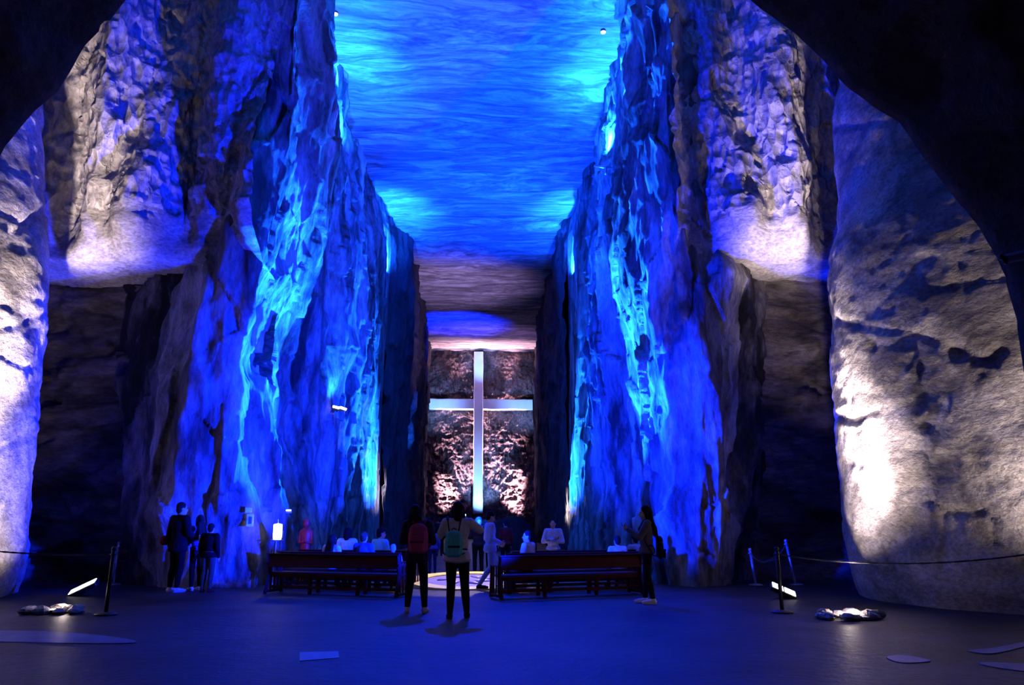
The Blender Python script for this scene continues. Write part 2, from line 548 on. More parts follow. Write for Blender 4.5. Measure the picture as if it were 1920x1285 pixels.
zl = P(200, 505, 19.0)[2]
fold = lambda x, z: 0.5 * np.sin(x * 1.9 + z * 0.28) + 0.25 * np.sin(x * 4.3 - z * 0.5 + 1.0)
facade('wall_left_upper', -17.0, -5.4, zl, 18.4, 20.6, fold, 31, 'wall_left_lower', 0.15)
zl2 = P(1480, 500, 19.0)[2]
fold2 = lambda x, z: 0.35 * np.sin(x * 1.7 - z * 0.25 + 0.6) + 0.2 * np.sin(x * 4.0 + z * 0.4)
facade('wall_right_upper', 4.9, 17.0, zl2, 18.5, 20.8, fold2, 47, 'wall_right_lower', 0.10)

# ------------------------------------------------------------------ the two great rock columns
def column(cx, cy, edge, Y, seed, label, carve=()):
    zs = np.arange(-0.2, 17.5, 0.05)
    w = np.array(sorted([P(px, py, Y) for px, py in edge], key=lambda v: v[2]))
    xe = np.interp(zs, w[:, 2], w[:, 0])
    u = np.stack([xe, np.full_like(xe, Y)], -1)
    u /= np.linalg.norm(u, axis=1, keepdims=True)
    r = np.abs(cx * u[:, 1] - cy * u[:, 0])
    r = np.convolve(np.pad(r, 6, mode='edge'), np.ones(13) / 13, 'valid')
    th = np.linspace(0, 2 * PI, 420, endpoint=False)
    T, Rr = np.meshgrid(th, r, indexing='ij')
    Zg = np.repeat(zs[None], len(th), 0)
    V = np.stack([cx + np.cos(T) * Rr, cy + np.sin(T) * Rr, Zg], -1)
    d = 0.10 * fbm(V * np.array([0.35, 0.35, 0.5]), 3, seed) + 0.035 * fbm(V * np.array([1.4, 1.4, 2.4]), 4, seed + 4) - 0.07 * np.clip(fbm(V * np.array([0.7, 0.7, 1.0]), 4, seed + 9, True) - 0.9, 0, 1)
    foot = -0.16 * np.exp(-np.maximum(Zg, 0) / 0.35)
    # cracks, ledges and holes worn into the rock
    q0 = V - np.array([0, 0, EYE])
    dep = q0 @ FWD
    PX = CX + F * (q0 @ RGT) / np.maximum(dep, 0.1)
    PY = CY - F * (q0 @ UPV) / np.maximum(dep, 0.1)
    near = (np.cos(T) * (0 - V[..., 0]) + np.sin(T) * (0 - V[..., 1])) > 0
    for pts, wid, depth in carve:
        best = np.full(PX.shape, 1e9)
        for (ax, ay), (bx, by) in zip(pts[:-1], pts[1:]):
            ux, uy = bx - ax, by - ay
            tt = np.clip(((PX - ax) * ux + (PY - ay) * uy) / (ux * ux + uy * uy), 0, 1)
            best = np.minimum(best, np.hypot(PX - ax - tt * ux, PY - ay - tt * uy))
        best = best + 5 * vnoise(V * 2.2, seed + 31)
        d = d - np.where(near, 0.6 * depth * np.exp(-np.maximum(best, 0) ** 2 / (2 * wid * wid)), 0)
    V[..., 0] += np.cos(T) * (d + foot)
    V[..., 1] += np.sin(T) * (d + foot)
    o = surface('rock_column', V, M['column_rock'], wrap=True)
    tag(o, label, 'column', 'great rock columns', 'structure')


column(-13.0, 16.0, [(85, 0), (85, 170), (88, 300), (95, 400), (100, 510), (86, 640), (75, 800), (60, 950), (45, 1100)], 16.4, 61, 'massive pale salt column beside the single floodlight, fissured near its top',
       [([(-20, 560), (28, 440), (68, 405), (110, 385)], 5, 0.14), ([(-20, 625), (85, 590)], 5, 0.06), ([(-20, 845), (90, 810)], 4, 0.06), ([(20, 1060), (60, 1035)], 7, 0.06)])
column(10.8, 15.2, [(1568, 0), (1566, 300), (1562, 400), (1546, 440), (1548, 560), (1560, 700), (1570, 850), (1578, 1000), (1590, 1105)], 15.2, 67, 'massive pitted salt column with a bright hot patch by the double floodlight',
       [([(1560, 242), (1680, 226)], 4, 0.14), ([(1738, 590), (1718, 685), (1682, 722), (1648, 726)], 4, -0.05), ([(1565, 602), (1640, 618), (1700, 622), (1765, 642), (1800, 660)], 5, 0.12), ([(1790, 655), (1825, 670)], 12, 0.16), ([(1855, 672), (1875, 655)], 9, 0.16), ([(1634, 640), (1636, 652)], 6, 0.20),
        ([(1575, 785), (1600, 790), (1645, 772)], 4, 0.10), ([(1745, 940), (1775, 958), (1840, 962)], 6, 0.14), ([(1740, 800), (1765, 760)], 6, 0.10), ([(1560, 428), (1548, 436)], 8, 0.12), ([(1770, 965), (1768, 1060)], 4, 0.06), ([(1860, 970), (1864, 1030)], 4, 0.05)])

# ------------------------------------------------------------------ the arch we look out of
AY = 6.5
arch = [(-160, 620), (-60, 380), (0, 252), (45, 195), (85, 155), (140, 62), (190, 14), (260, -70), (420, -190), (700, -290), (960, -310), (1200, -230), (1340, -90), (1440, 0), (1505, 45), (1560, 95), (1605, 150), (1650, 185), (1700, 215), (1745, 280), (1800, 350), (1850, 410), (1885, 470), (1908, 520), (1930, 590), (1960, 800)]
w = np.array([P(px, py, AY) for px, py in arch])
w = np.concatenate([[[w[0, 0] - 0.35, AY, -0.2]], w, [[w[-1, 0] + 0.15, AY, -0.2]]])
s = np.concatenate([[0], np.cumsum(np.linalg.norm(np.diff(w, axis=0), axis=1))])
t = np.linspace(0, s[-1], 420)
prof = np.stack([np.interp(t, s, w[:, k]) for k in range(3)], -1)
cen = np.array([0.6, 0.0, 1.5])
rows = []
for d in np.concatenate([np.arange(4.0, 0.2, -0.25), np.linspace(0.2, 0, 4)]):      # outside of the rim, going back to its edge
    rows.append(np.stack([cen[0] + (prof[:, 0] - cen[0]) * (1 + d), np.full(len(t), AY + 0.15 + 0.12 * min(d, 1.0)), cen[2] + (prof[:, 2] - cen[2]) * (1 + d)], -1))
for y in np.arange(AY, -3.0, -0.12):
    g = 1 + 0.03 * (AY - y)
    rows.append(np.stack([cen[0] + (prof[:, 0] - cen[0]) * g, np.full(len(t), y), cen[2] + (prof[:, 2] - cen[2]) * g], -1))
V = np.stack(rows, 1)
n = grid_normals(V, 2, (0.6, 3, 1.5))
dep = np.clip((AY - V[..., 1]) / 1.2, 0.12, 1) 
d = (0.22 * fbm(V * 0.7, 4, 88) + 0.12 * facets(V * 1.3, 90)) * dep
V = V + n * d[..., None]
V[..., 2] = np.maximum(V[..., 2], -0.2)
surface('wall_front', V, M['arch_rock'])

# ------------------------------------------------------------------ building shapes
class Geo:
    """collects closed shapes of one part"""
    def __init__(self):
        self.v, self.f = [], []

    def add(self, verts, faces):
        b = len(self.v)
        self.v += [tuple(map(float, x)) for x in verts]
        self.f += [tuple(i + b for i in fc) for fc in faces]
        return self

    def ellipsoid(self, c, r, rot=None, seg=14, rings=9):
        c = np.array(c, float)
        r = np.array(r if hasattr(r, '__len__') else (r, r, r), float)
        R = np.array(rot) if rot is not None else np.eye(3)
        vs, fs = [], []
        vs.append(c + R @ np.array([0, 0, r[2]]))
        for i in range(1, rings):
            a = PI * i / rings
            for j in range(seg):
                b = 2 * PI * j / seg
                vs.append(c + R @ (r * np.array([math.sin(a) * math.cos(b), math.sin(a) * math.sin(b), math.cos(a)])))
        vs.append(c + R @ np.array([0, 0, -r[2]]))
        for j in range(seg):
            fs.append((0, 1 + j, 1 + (j + 1) % seg))
        for i in range(rings - 2):
            for j in range(seg):
                a, b = 1 + i * seg + j, 1 + i * seg + (j + 1) % seg
                fs.append((a, a + seg, b + seg, b))
        last = len(vs) - 1
        o = 1 + (rings - 2) * seg
        for j in range(seg):
            fs.append((last, o + (j + 1) % seg, o + j))
        return self.add(vs, fs)

    def tube(self, pts, radii, seg=8, closed_ends=True, flat=1.0, up=None):
        pts = [np.array(p, float) for p in pts]
        n = len(pts)
        if not hasattr(radii, '__len__'):
            radii = [radii] * n
        vs, fs = [], []
        ref = np.array(up if up is not None else (0.0, 0.0, 1.0), float)
        for i, p in enumerate(pts):
            t = pts[min(i + 1, n - 1)] - pts[max(i - 1, 0)]
            t /= np.linalg.norm(t) + 1e-9
            rr = ref if abs(t @ ref) < 0.95 else np.array([1.0, 0, 0])
            a = np.cross(t, rr)
            a /= np.linalg.norm(a)
            b = np.cross(a, t)
            for j in range(seg):
                w = 2 * PI * j / seg
                vs.append(p + radii[i] * (a * math.cos(w) + b * math.sin(w) * flat))
        for i in range(n - 1):
            for j in range(seg):
                q, s = i * seg + j, i * seg + (j + 1) % seg
                fs.append((q, s, s + seg, q + seg))
        if closed_ends:
            fs.append(tuple(range(seg))[::-1])
            fs.append(tuple((n - 1) * seg + j for j in range(seg)))
        return self.add(vs, fs)

    def capsule(self, p0, r0, p1, r1, seg=12):
        p0, p1 = np.array(p0, float), np.array(p1, float)
        t = p1 - p0
        ln = np.linalg.norm(t) + 1e-9
        t = t / ln
        pts, rad = [], []
        for a in (85, 60, 35, 12):
            w = math.radians(a)
            pts.append(p0 - t * r0 * math.sin(w)); rad.append(r0 * math.cos(w))
        for k in (0.0, 0.25, 0.5, 0.75, 1.0):
            pts.append(p0 + t * ln * k); rad.append(r0 + (r1 - r0) * k)
        for a in (12, 35, 60, 85):
            w = math.radians(a)
            pts.append(p1 + t * r1 * math.sin(w)); rad.append(r1 * math.cos(w))
        return self.tube(pts, rad, seg)

    def box(self, c, size, rot=None, bevel=0.0):
        c = np.array(c, float)
        h = np.array(size, float) / 2
        R = np.array(rot) if rot is not None else np.eye(3)
        b = min(bevel, h.min() * 0.9)
        bm = bmesh.new()
        for sx in (-1, 1):
            for sy in (-1, 1):
                for sz in (-1, 1):
                    if b <= 0:
                        bm.verts.new((sx * h[0], sy * h[1], sz * h[2]))
                    else:
                        bm.verts.new((sx * h[0], sy * (h[1] - b), sz * (h[2] - b)))
                        bm.verts.new((sx * (h[0] - b), sy * h[1], sz * (h[2] - b)))
                        bm.verts.new((sx * (h[0] - b), sy * (h[1] - b), sz * h[2]))
        bmesh.ops.convex_hull(bm, input=list(bm.verts))
        bmesh.ops.dissolve_limit(bm, angle_limit=0.02, verts=list(bm.verts), edges=list(bm.edges))
        bm.verts.index_update()
        vs = [c + R @ np.array(v.co) for v in bm.verts]
        fs = [tuple(v.index for v in f.verts) for f in bm.faces]
        bm.free()
        return self.add(vs, fs)

    def lathe(self, prof, c=(0, 0, 0), seg=20):
        """prof: (radius, z) from the bottom up, closed at both ends"""
        c = np.array(c, float)
        vs, fs = [], []
        for r, z in prof:
            for j in range(seg):
                a = 2 * PI * j / seg
                vs.append(c + np.array([r * math.cos(a), r * math.sin(a), z]))
        for i in range(len(prof) - 1):
            for j in range(seg):
                q, s = i * seg + j, i * seg + (j + 1) % seg
                fs.append((q, s, s + seg, q + seg))
        fs.append(tuple(range(seg))[::-1])
        fs.append(tuple((len(prof) - 1) * seg + j for j in range(seg)))
        return self.add(vs, fs)

    def mesh(self, name):
        me = bpy.data.meshes.new(name)
        me.from_pydata(self.v, [], self.f)
        me.update()
        return me


def rotz(a):
    return np.array([[math.cos(a), -math.sin(a), 0], [math.sin(a), math.cos(a), 0], [0, 0, 1]])


def frame(normal, up=(0, 0, 1)):
    """columns: side, up-ish, normal"""
    n = np.array(normal, float)
    n /= np.linalg.norm(n)
    s = np.cross(np.array(up, float), n)
    s /= np.linalg.norm(s)
    return np.stack([s, np.cross(n, s), n], 1)


def part(name, geo, mat, parent=None, smooth=False):
    return link_mesh(name, geo.mesh(name), mat, parent, smooth)


def empty(name, loc=(0, 0, 0), rz=0.0):
    o = bpy.data.objects.new(name, None)
    o.empty_display_size = 0.2
    o.location = loc
    o.rotation_euler = (0, 0, rz)
    COL.objects.link(o)
    return o


def copy_tree(o, parent=None):
    c = o.copy()
    COL.objects.link(c)
    if parent is not None:
        c.parent = parent
    for ch in list(o.children):
        copy_tree(ch, c)
    return c


def hit(px, py, keys=('left', 'right')):
    d = Vector(ray(px, py)).normalized()
    best = None
    for k in keys:
        loc, nor, idx, dist = BVH[k].ray_cast(Vector((0, 0, EYE)), d)
        if loc is not None and (best is None or dist < best[2]):
            n = np.array(nor)
            if n @ np.array(d) > 0:
                n = -n
            best = (np.array(loc), n, dist)
    return best


def plain(name, color, rough=0.6, metal=0.0, spec=0.4, grain=0.25, scale=14.0, emit=None, strength=0.0):
    k = NT(name)
    tc = k.n('ShaderNodeTexCoord')
    nz = k.n('ShaderNodeTexNoise', i_Scale=scale, i_Detail=5.0)
    k.l(tc, 'Object', nz, 'Vector')
    c = np.array(color)
    r = k.ramp((0.3, tuple(c * (1 - grain))), (0.7, tuple(np.minimum(c * (1 + grain), 1))))
    k.l(nz, 'Fac', r, 'Fac')
    k.l(r, 'Color', k.b, 'Base Color')
    k.m.cycles.emission_sampling = 'NONE'
    k.b.inputs['Roughness'].default_value = rough
    k.b.inputs['Metallic'].default_value = metal
    k.b.inputs['Specular IOR Level'].default_value = spec
    if emit:
        k.b.inputs['Emission Color'].default_value = (*emit, 1)
        k.b.inputs['Emission Strength'].default_value = strength
    return k.m


M['pew_wood'] = plain('dark_red_wood', (0.040, 0.003, 0.006), 0.6, grain=0.4, scale=5, spec=0.12)
M['steel'] = plain('brushed_steel', (0.55, 0.55, 0.56), 0.35, 0.9)
M['dark_metal'] = plain('dark_metal', (0.03, 0.03, 0.035), 0.45, 0.6)
M['rope'] = plain('dark_rope', (0.05, 0.045, 0.05), 0.8)
M['lamp_glass'] = plain('lit_glass', (0.9, 0.9, 0.9), 0.3, emit=(1.0, 0.93, 0.88), strength=5)
M['small_glass'] = plain('small_lit_glass', (0.9, 0.9, 0.9), 0.3, emit=(1.0, 0.80, 0.75), strength=5)
M['lantern_glass'] = plain('lantern_glass', (0.9, 0.9, 0.85), 0.3, emit=(1.0, 0.92, 0.70), strength=4)
M['screen'] = plain('lit_screen', (0.5, 0.6, 0.8), 0.3, emit=(0.45, 0.75, 1.0), strength=3)
M['cross_salt'] = plain('cross_salt', (0.50, 0.56, 0.66), 0.5, grain=0.12, scale=0.8)
M['rubble'] = rock('salt_rubble', (0.25, 0.22, 0.2), (0.6, 0.55, 0.5), 4.0, bump=0.02, fine=20)
M['ring_stone'] = plain('pale_yellow_stone', (0.85, 0.68, 0.16), 0.5, grain=0.1)
M['marble'] = plain('lilac_marble', (0.30, 0.25, 0.42), 0.4, grain=0.2, scale=3)
M['light_streak'] = plain('painted_light_streak', (0.20, 0.19, 0.21), 0.5, scale=3, spec=0.15)  # pale tone standing in for streaks of light on the floor
M['blue_patch'] = plain('smooth_salt_slab', (0.25, 0.27, 0.34), 0.4)
M['plaque'] = plain('pale_plaque', (0.7, 0.8, 0.85), 0.5)
M['plaque_dark'] = plain('plaque_print', (0.05, 0.08, 0.2), 0.5)
M['red_paint'] = plain('red_paint', (0.45, 0.015, 0.02), 0.5)
M['box_grey'] = plain('grey_box', (0.35, 0.34, 0.36), 0.5)
M['boulder'] = rock('dark_boulder', (0.006, 0.005, 0.007), (0.02, 0.018, 0.024), 1.0, bump=0.08)

# ------------------------------------------------------------------ the great cross
def bar(p0, p1, w, horizontal, seed):
    """a straight salt beam with slightly uneven faces"""
    g = Geo()
    n = 24
    rnd = random.Random(seed)
    vs, fs = [], []
    for i in range(n + 1):
        t = i / n
        c = np.array(p0) * (1 - t) + np.array(p1) * t
        a = w / 2 * (1 + rnd.uniform(-0.035, 0.035))
        e = 0.06
        for u, v in ((-a, -0.0), (-a, 0.55), (a, 0.55), (a, 0.0), (a - e, -e), (-a + e, -e)):
            vs.append(c + (np.array([0, v, -u]) if horizontal else np.array([u, v, 0])))
    for i in range(n):
        for j in range(6):
            q, s = i * 6 + j, i * 6 + (j + 1) % 6
            fs.append((q, s, s + 6, q + 6))
    fs.append(tuple(range(6))[::-1])
    fs.append(tuple(n * 6 + j for j in range(6)))
    g.add(vs, fs)
    return g


CYW = 75.0
ct, cb = P(897.5, 660, CYW), P(896, 963, CYW)
al, ar = P(805, 757.5, CYW), P(998.5, 759, CYW)
cross = empty('cross', (ct[0], CYW, cb[2]))
o_ = np.array(cross.location)
part('upright', bar(cb - o_, ct - o_ - np.array([0.0, 0, 0]), 0.92, False, 1), M['cross_salt'], cross)
part('crossbar', bar(al - o_ + np.array([0, 0.02, 0]), ar - o_ + np.array([0, 0.02, 0]), 1.02, True, 2), M['cross_salt'], cross)
tag(cross, 'monumental pale glowing salt cross high on the end wall of the nave', 'cross')

# dark rounded boulder before the altar
bl, br, bt = P(908, 1000, 44), P(1006, 1000, 44), P(957, 968, 44)
g = Geo().ellipsoid((0, 0, 0), ((br[0] - bl[0]) / 2, 1.2, bt[2]), seg=40, rings=24)
v = np.array(g.v)
dd = 1 + 0.05 * fbm(v * 1.1, 3, 4)
g.v = [tuple(x) for x in v * dd[:, None]]
g.v = [(x, y, max(z, -0.05)) for x, y, z in g.v]
b = part('boulder', g, M['boulder'], None, True)
b.location = ((bl[0] + br[0]) / 2, 44, 0)
tag(b, 'dark rounded boulder rising behind the visitors below the cross', 'rock')

# ------------------------------------------------------------------ pews
def pew(pa, pb, label):
    d = pb - pa
    ln = float(np.hypot(d[0], d[1]))
    rz = math.atan2(d[1], d[0])
    root = empty('pew', tuple((pa + pb)[:2] / 2) + (0,), rz)
    h = ln / 2
    w = M['pew_wood']
    lean = np.array([[1, 0, 0], [0, math.cos(0.13), -math.sin(0.13)], [0, math.sin(0.13), math.cos(0.13)]])
    lean = lean.T
    part('backrest', Geo().box((0, 0.015, 0.69), (ln - 0.06, 0.035, 0.27), lean, 0.008), w, root)
    part('top_rail', Geo().box((0, -0.012, 0.835), (ln, 0.06, 0.035), None, 0.01), w, root)
    part('seat', Geo().box((0, 0.29, 0.435), (ln - 0.06, 0.40, 0.035), None, 0.008), w, root)
    part('seat_rail', Geo().box((0, 0.09, 0.385), (ln - 0.06, 0.035, 0.09), None, 0.008), w, root)
    part('stretcher', Geo().box((0, 0.10, 0.14), (ln - 0.06, 0.05, 0.06), None, 0.008), w, root)
    for s in (-1, 1):
        x = s * (h - 0.035)
        part('leg', Geo().tube([(x, -0.06, 0.0), (x, 0.06, 0.42), (x, -0.01, 0.84)], [0.045, 0.045, 0.04], 4), w, root)
        part('leg', Geo().tube([(x, 0.50, 0.0), (x, 0.46, 0.62)], [0.045, 0.04], 4), w, root)
        part('armrest', Geo().box((x, 0.24, 0.635), (0.07, 0.54, 0.04), None, 0.012), w, root)
        part('foot', Geo().box((x, 0.21, 0.05), (0.05, 0.60, 0.06), None, 0.01), w, root)
        for k in range(3):
            part('slat', Geo().box((x, 0.12 + 0.12 * k, 0.35), (0.022, 0.045, 0.54), None, 0.005), w, root)
    for x in (-h * 0.36, h * 0.36):
        part('leg', Geo().box((x, 0.12, 0.21), (0.07, 0.06, 0.42), None, 0.008), w, root)
        part('leg', Geo().box((x, 0.45, 0.21), (0.07, 0.06, 0.42), None, 0.008), w, root)
    root.scale = (1, 1, 0.94)
    tag(root, label, 'pew', 'dark red pews facing the altar')
    return root


PEW_L = pew(G(497, 1113), G(748, 1121), 'dark red pew with slatted ends, nearest row, beside the woman with the maroon backpack')
PEW_R = pew(G(935, 1124), G(1206, 1114), 'dark red pew with slatted ends, nearest row, beside the woman raising a phone')
for src, dx, dy, lab in ((PEW_L, -0.10, 1.25, 'second dark red pew back, holding the row of seated visitors in pale tops'),
                         (PEW_L, 0.10, 2.45, 'third dark red pew back, behind the seated visitors, by the lantern stand'),
                         (PEW_R, 0.20, 1.25, 'second dark red pew back, in front of the arms-crossed visitor in pale blue'),
                         (PEW_R, 0.35, 2.45, 'third dark red pew back, near the bright foot of the buttress')):
    c = copy_tree(src)
    c.location = (src.location[0] + dx, src.location[1] + dy, 0)
    tag(c, lab, 'pew', 'dark red pews facing the altar')

# ------------------------------------------------------------------ floor medallion with a raised lit rim
mc = np.array([(880 - 900) * 19.0 / 1470, 18.95, 0.0])
med = empty('floor_medallion', tuple(mc))
tilt = 0.075
T = np.array([[1, 0, 0], [0, math.cos(tilt), -math.sin(tilt)], [0, math.sin(tilt), math.cos(tilt)]])


def tilted(g, dz):
    g.v = [tuple(T @ np.array(p) + np.array([0, 0, dz])) for p in g.v]
    return g


RR = 1.38
vs, fs = [], []
for k in range(64):
    a = 2 * PI * k / 64
    for r, z in ((RR, -0.20), (RR, 0.02), (RR - 0.36, 0.02), (RR - 0.36, -0.20)):
        vs.append((r * math.cos(a), r * math.sin(a), z))
for k in range(64):
    for j in range(4):
        q, s = k * 4 + j, k * 4 + (j + 1) % 4
        t2 = ((k + 1) % 64) * 4
        fs.append((q, t2 + j, t2 + (j + 1) % 4, s))
part('rim', tilted(Geo().add(vs, fs), RR * math.sin(tilt) + 0.01), M['ring_stone'], med)
g = Geo().lathe([(0.05, -0.15), (RR - 0.37, -0.15), (RR - 0.37, 0.0), (0.9, 0.005), (0.4, 0.02), (0.05, 0.03)], seg=48)
part('disc', tilted(g, RR * math.sin(tilt) + 0.01), M['marble'], med)
g = Geo()
for k in range(7):
    a = k * 0.9 + 0.3
    g.ellipsoid((0.45 * math.cos(a) * (1 + 0.3 * math.sin(3 * k)), 0.45 * math.sin(a), 0.02), (0.26, 0.10, 0.05), rotz(a + 0.7))
part('relief', tilted(g, RR * math.sin(tilt) + 0.01), M['marble'], med, True)
part('plinth', Geo().lathe([(RR - 0.05, -0.02), (RR - 0.05, 0.03)], seg=48), M['marble'], med)
tag(med, 'round lilac marble medallion with a bright yellow rim on the aisle floor', 'medallion')
spot((0.6, 21.5, 4.2), (float(mc[0]), 18.95, 0.1), 1500, (1.0, 0.74, 0.34), 40, 0.25, 0.05, name='medallion_lamp')

# ------------------------------------------------------------------ stanchions and ropes
def stanchion(pt, h, lean, mat, label):
    root = empty('stanchion', (pt[0], pt[1], 0))
    top = (lean[0], lean[1], h)
    part('base', Geo().lathe([(0.17, 0), (0.17, 0.012), (0.14, 0.03), (0.03, 0.045)]), mat, root, True)
    part('post', Geo().tube([(0, 0, 0.03), top], 0.032, 12), mat, root, True)
    part('cap', Geo().lathe([(0.036, 0), (0.042, 0.02), (0.03, 0.05), (0.008, 0.058)], top, 14), mat, root, True)
    part('ring', Geo().tube([(top[0] + 0.045 * math.cos(a), top[1] + 0.045 * math.sin(a), h - 0.06) for a in np.linspace(0, 2 * PI, 13)], 0.01, 6, False), mat, root, True)
    tag(root, label, 'stanchion', 'rope barrier stanchions')
    return np.array([pt[0] + top[0], pt[1] + top[1], h - 0.06])


s1 = stanchion(G(198, 1153), 0.98, (0.02, 0), M['dark_metal'], 'dark stanchion standing alone before the floodlight of the fissured column')
s2 = stanchion(G(213, 1097), 0.92, (0.02, 0), M['steel'], 'thin grey stanchion against the dark recess beyond the single floodlight')
s3 = stanchion(G(1467, 1149), 0.97, (-0.02, 0), M['dark_metal'], 'dark stanchion crossing in front of the double floodlight')
s4 = stanchion(G(1492, 1097), 0.98, (-0.16, 0), M['steel'], 'bright steel stanchion leaning beside the double floodlight, by the pitted column')
s5 = stanchion(G(1417, 1098), 0.78, (-0.08, 0), M['steel'], 'short grey stanchion at the end of the sagging rope, near the blue buttress')


def rope(a, b, sag, label):
    n = 36
    pts = []
    for i in range(n + 1):
        t = i / n
        p = a * (1 - t) + b * t
        pts.append((p[0], p[1], p[2] - sag * 4 * t * (1 - t)))
    g = Geo()
    for k in range(2):
        g.tube([(p[0], p[1] + 0.006 * math.sin(i * 1.4 + k * PI), p[2] + 0.006 * math.cos(i * 1.4 + k * PI)) for i, p in enumerate(pts)], 0.009, 6)
    o = part('barrier_rope', g, M['rope'], None, True)
    tag(o, label, 'rope', 'barrier ropes')


rope(s5, s4, 0.30, 'slack dark rope hanging deep between the two steel stanchions')
rope(s5, s3, 0.16, 'dark rope running from the short stanchion to the dark one')
rope(s3, P(1990, 1030, 10.6), 0.17, 'long dark rope strung across the pitted bright column')
rope(s2, s1, 0.22, 'dark rope between the thin grey and the dark stanchion')
rope(s1, P(-60, 1029, 13.0), 0.04, 'taut dark rope crossing the foot of the fissured column')

# ------------------------------------------------------------------ floodlights on the floor
def floodlight(pt, normal, panels, width, label, side):
    root = empty('floodlight', (pt[0], pt[1], 0))
    R = frame(normal, side)
    c = np.array([0, 0, 0.17])
    tot = width * panels + 0.03 * (panels - 1)
    part('housing', Geo().box(c - R[:, 2] * 0.045, (0.26, tot + 0.05, 0.08), R, 0.015), M['dark_metal'], root)
    for k in range(panels):
        off = (k - (panels - 1) / 2) * (width + 0.03)
        part('lens', Geo().box(c + R[:, 1] * off + R[:, 2] * 0.005, (0.21, width, 0.012), R, 0.004), M['lamp_glass'], root)
    part('bracket', Geo().tube([c - R[:, 2] * 0.09 - R[:, 1] * 0.1, (0, 0, 0.012), c - R[:, 2] * 0.09 + R[:, 1] * 0.1], 0.014, 6), M['dark_metal'], root)
    part('foot', Geo().box((0, 0, 0.008), (0.24, 0.18, 0.016), None, 0.004), M['dark_metal'], root)
    tag(root, label, 'floodlight')


floodlight(G(153, 1117), (-0.45, -0.42, 0.95), 1, 0.52, 'blazing single floodlight on the floor before the fissured column', (1.0, 0.1, 0.35))
floodlight(G(1471, 1123), (0.35, -0.45, 0.95), 2, 0.21, 'blazing double floodlight on the floor near the leaning steel stanchion', (1.0, -0.2, -0.3))


def floor_uplight(pt, n, spread, seed, label, lit):
    root = empty('floor_uplight', (pt[0], pt[1], 0))
    part('housing', Geo().lathe([(0.10, 0), (0.11, 0.05), (0.095, 0.055)]), M['dark_metal'], root, True)
    part('lens', Geo().lathe([(0.02, 0.05), (0.085, 0.052), (0.085, 0.06), (0.02, 0.064)]), M['lamp_glass'] if lit else M['small_glass'], root, True)
    rnd = random.Random(seed)
    for k in range(n):
        a = 2 * PI * k / n + rnd.uniform(-0.2, 0.2)
        r = rnd.uniform(0.7, 1.05)
        s = rnd.uniform(0.06, 0.12)
        g = Geo().ellipsoid((0, 0, 0), (s * rnd.uniform(0.9, 1.7), s, s * rnd.uniform(0.5, 0.9)), rotz(rnd.uniform(0, 3)), 8, 6)
        g.v = [tuple(np.array(v) * (1 + rnd.uniform(-0.18, 0.18))) for v in g.v]
        o = part('stone', g, M['rubble'], root)
        o.location = (spread[0] * r * math.cos(a), spread[1] * r * math.sin(a), s * 0.45)
    tag(root, label, 'uplight', None)


floor_uplight(G(1588, 1160), 16, (0.42, 0.24), 5, 'lit uplight ringed by broken salt stones before the pitted column', True)
floor_uplight(G(100, 1150), 11, (0.38, 0.16), 8, 'small uplight among scattered stones before the fissured column', False)
pt = G(1592, 1160)
bulb((pt[0], pt[1], 0.14), 14, WARM, 0.05)
pt = G(118, 1148)
bulb((pt[0], pt[1], 0.16), 8, WARM, 0.05)

# ------------------------------------------------------------------ light streaks painted on the floor as pale plates, and one blue slab
FLOOR = bpy.data.objects['floor']
for poly, mt in (([(1662, 1233), (1690, 1229), (1735, 1236), (1742, 1241), (1690, 1243)], 'light_streak'),
                 ([(1812, 1220), (1860, 1216), (1925, 1203), (1990, 1188), (1990, 1196), (1925, 1212), (1860, 1226)], 'light_streak'),
                 ([(1835, 1244), (1880, 1243), (1960, 1250), (1960, 1262), (1880, 1254)], 'light_streak'),
                 ([(-60, 1184), (100, 1185), (220, 1196), (250, 1206), (100, 1206), (-60, 1200)], 'light_streak'),
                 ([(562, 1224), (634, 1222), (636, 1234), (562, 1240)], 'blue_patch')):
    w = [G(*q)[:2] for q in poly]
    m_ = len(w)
    w = [0.5 * ((-t**3 + 2 * t**2 - t) * w[i - 1] + (3 * t**3 - 5 * t**2 + 2) * w[i] + (-3 * t**3 + 4 * t**2 + t) * w[(i + 1) % m_] + (t**3 - t**2) * w[(i + 2) % m_]) for i in range(m_) for t in ((0, 0.25, 0.5, 0.75) if mt == 'light_streak' else (0,))]
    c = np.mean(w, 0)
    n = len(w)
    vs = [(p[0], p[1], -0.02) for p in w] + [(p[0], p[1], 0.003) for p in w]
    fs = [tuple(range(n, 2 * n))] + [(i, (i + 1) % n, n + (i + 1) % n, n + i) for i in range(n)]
    part('light_streak_or_slab', Geo().add(vs, fs), M[mt], FLOOR)

# ------------------------------------------------------------------ small things on the walls
def wall_box(name, px, py, w, h, d, mat, label, cat, keys=('left', 'right'), proud=0.06):
    p, n, dist = hit(px, py, keys)
    n = np.array([n[0] * 0.4, -1.0, 0])
    R = frame(n)
    root = empty(name, tuple(p + R[:, 2] * proud))
    part('panel', Geo().box((0, 0, 0), (w, h, d), R, 0.01), mat, root)
    tag(root, label, cat)
    return root, R, p


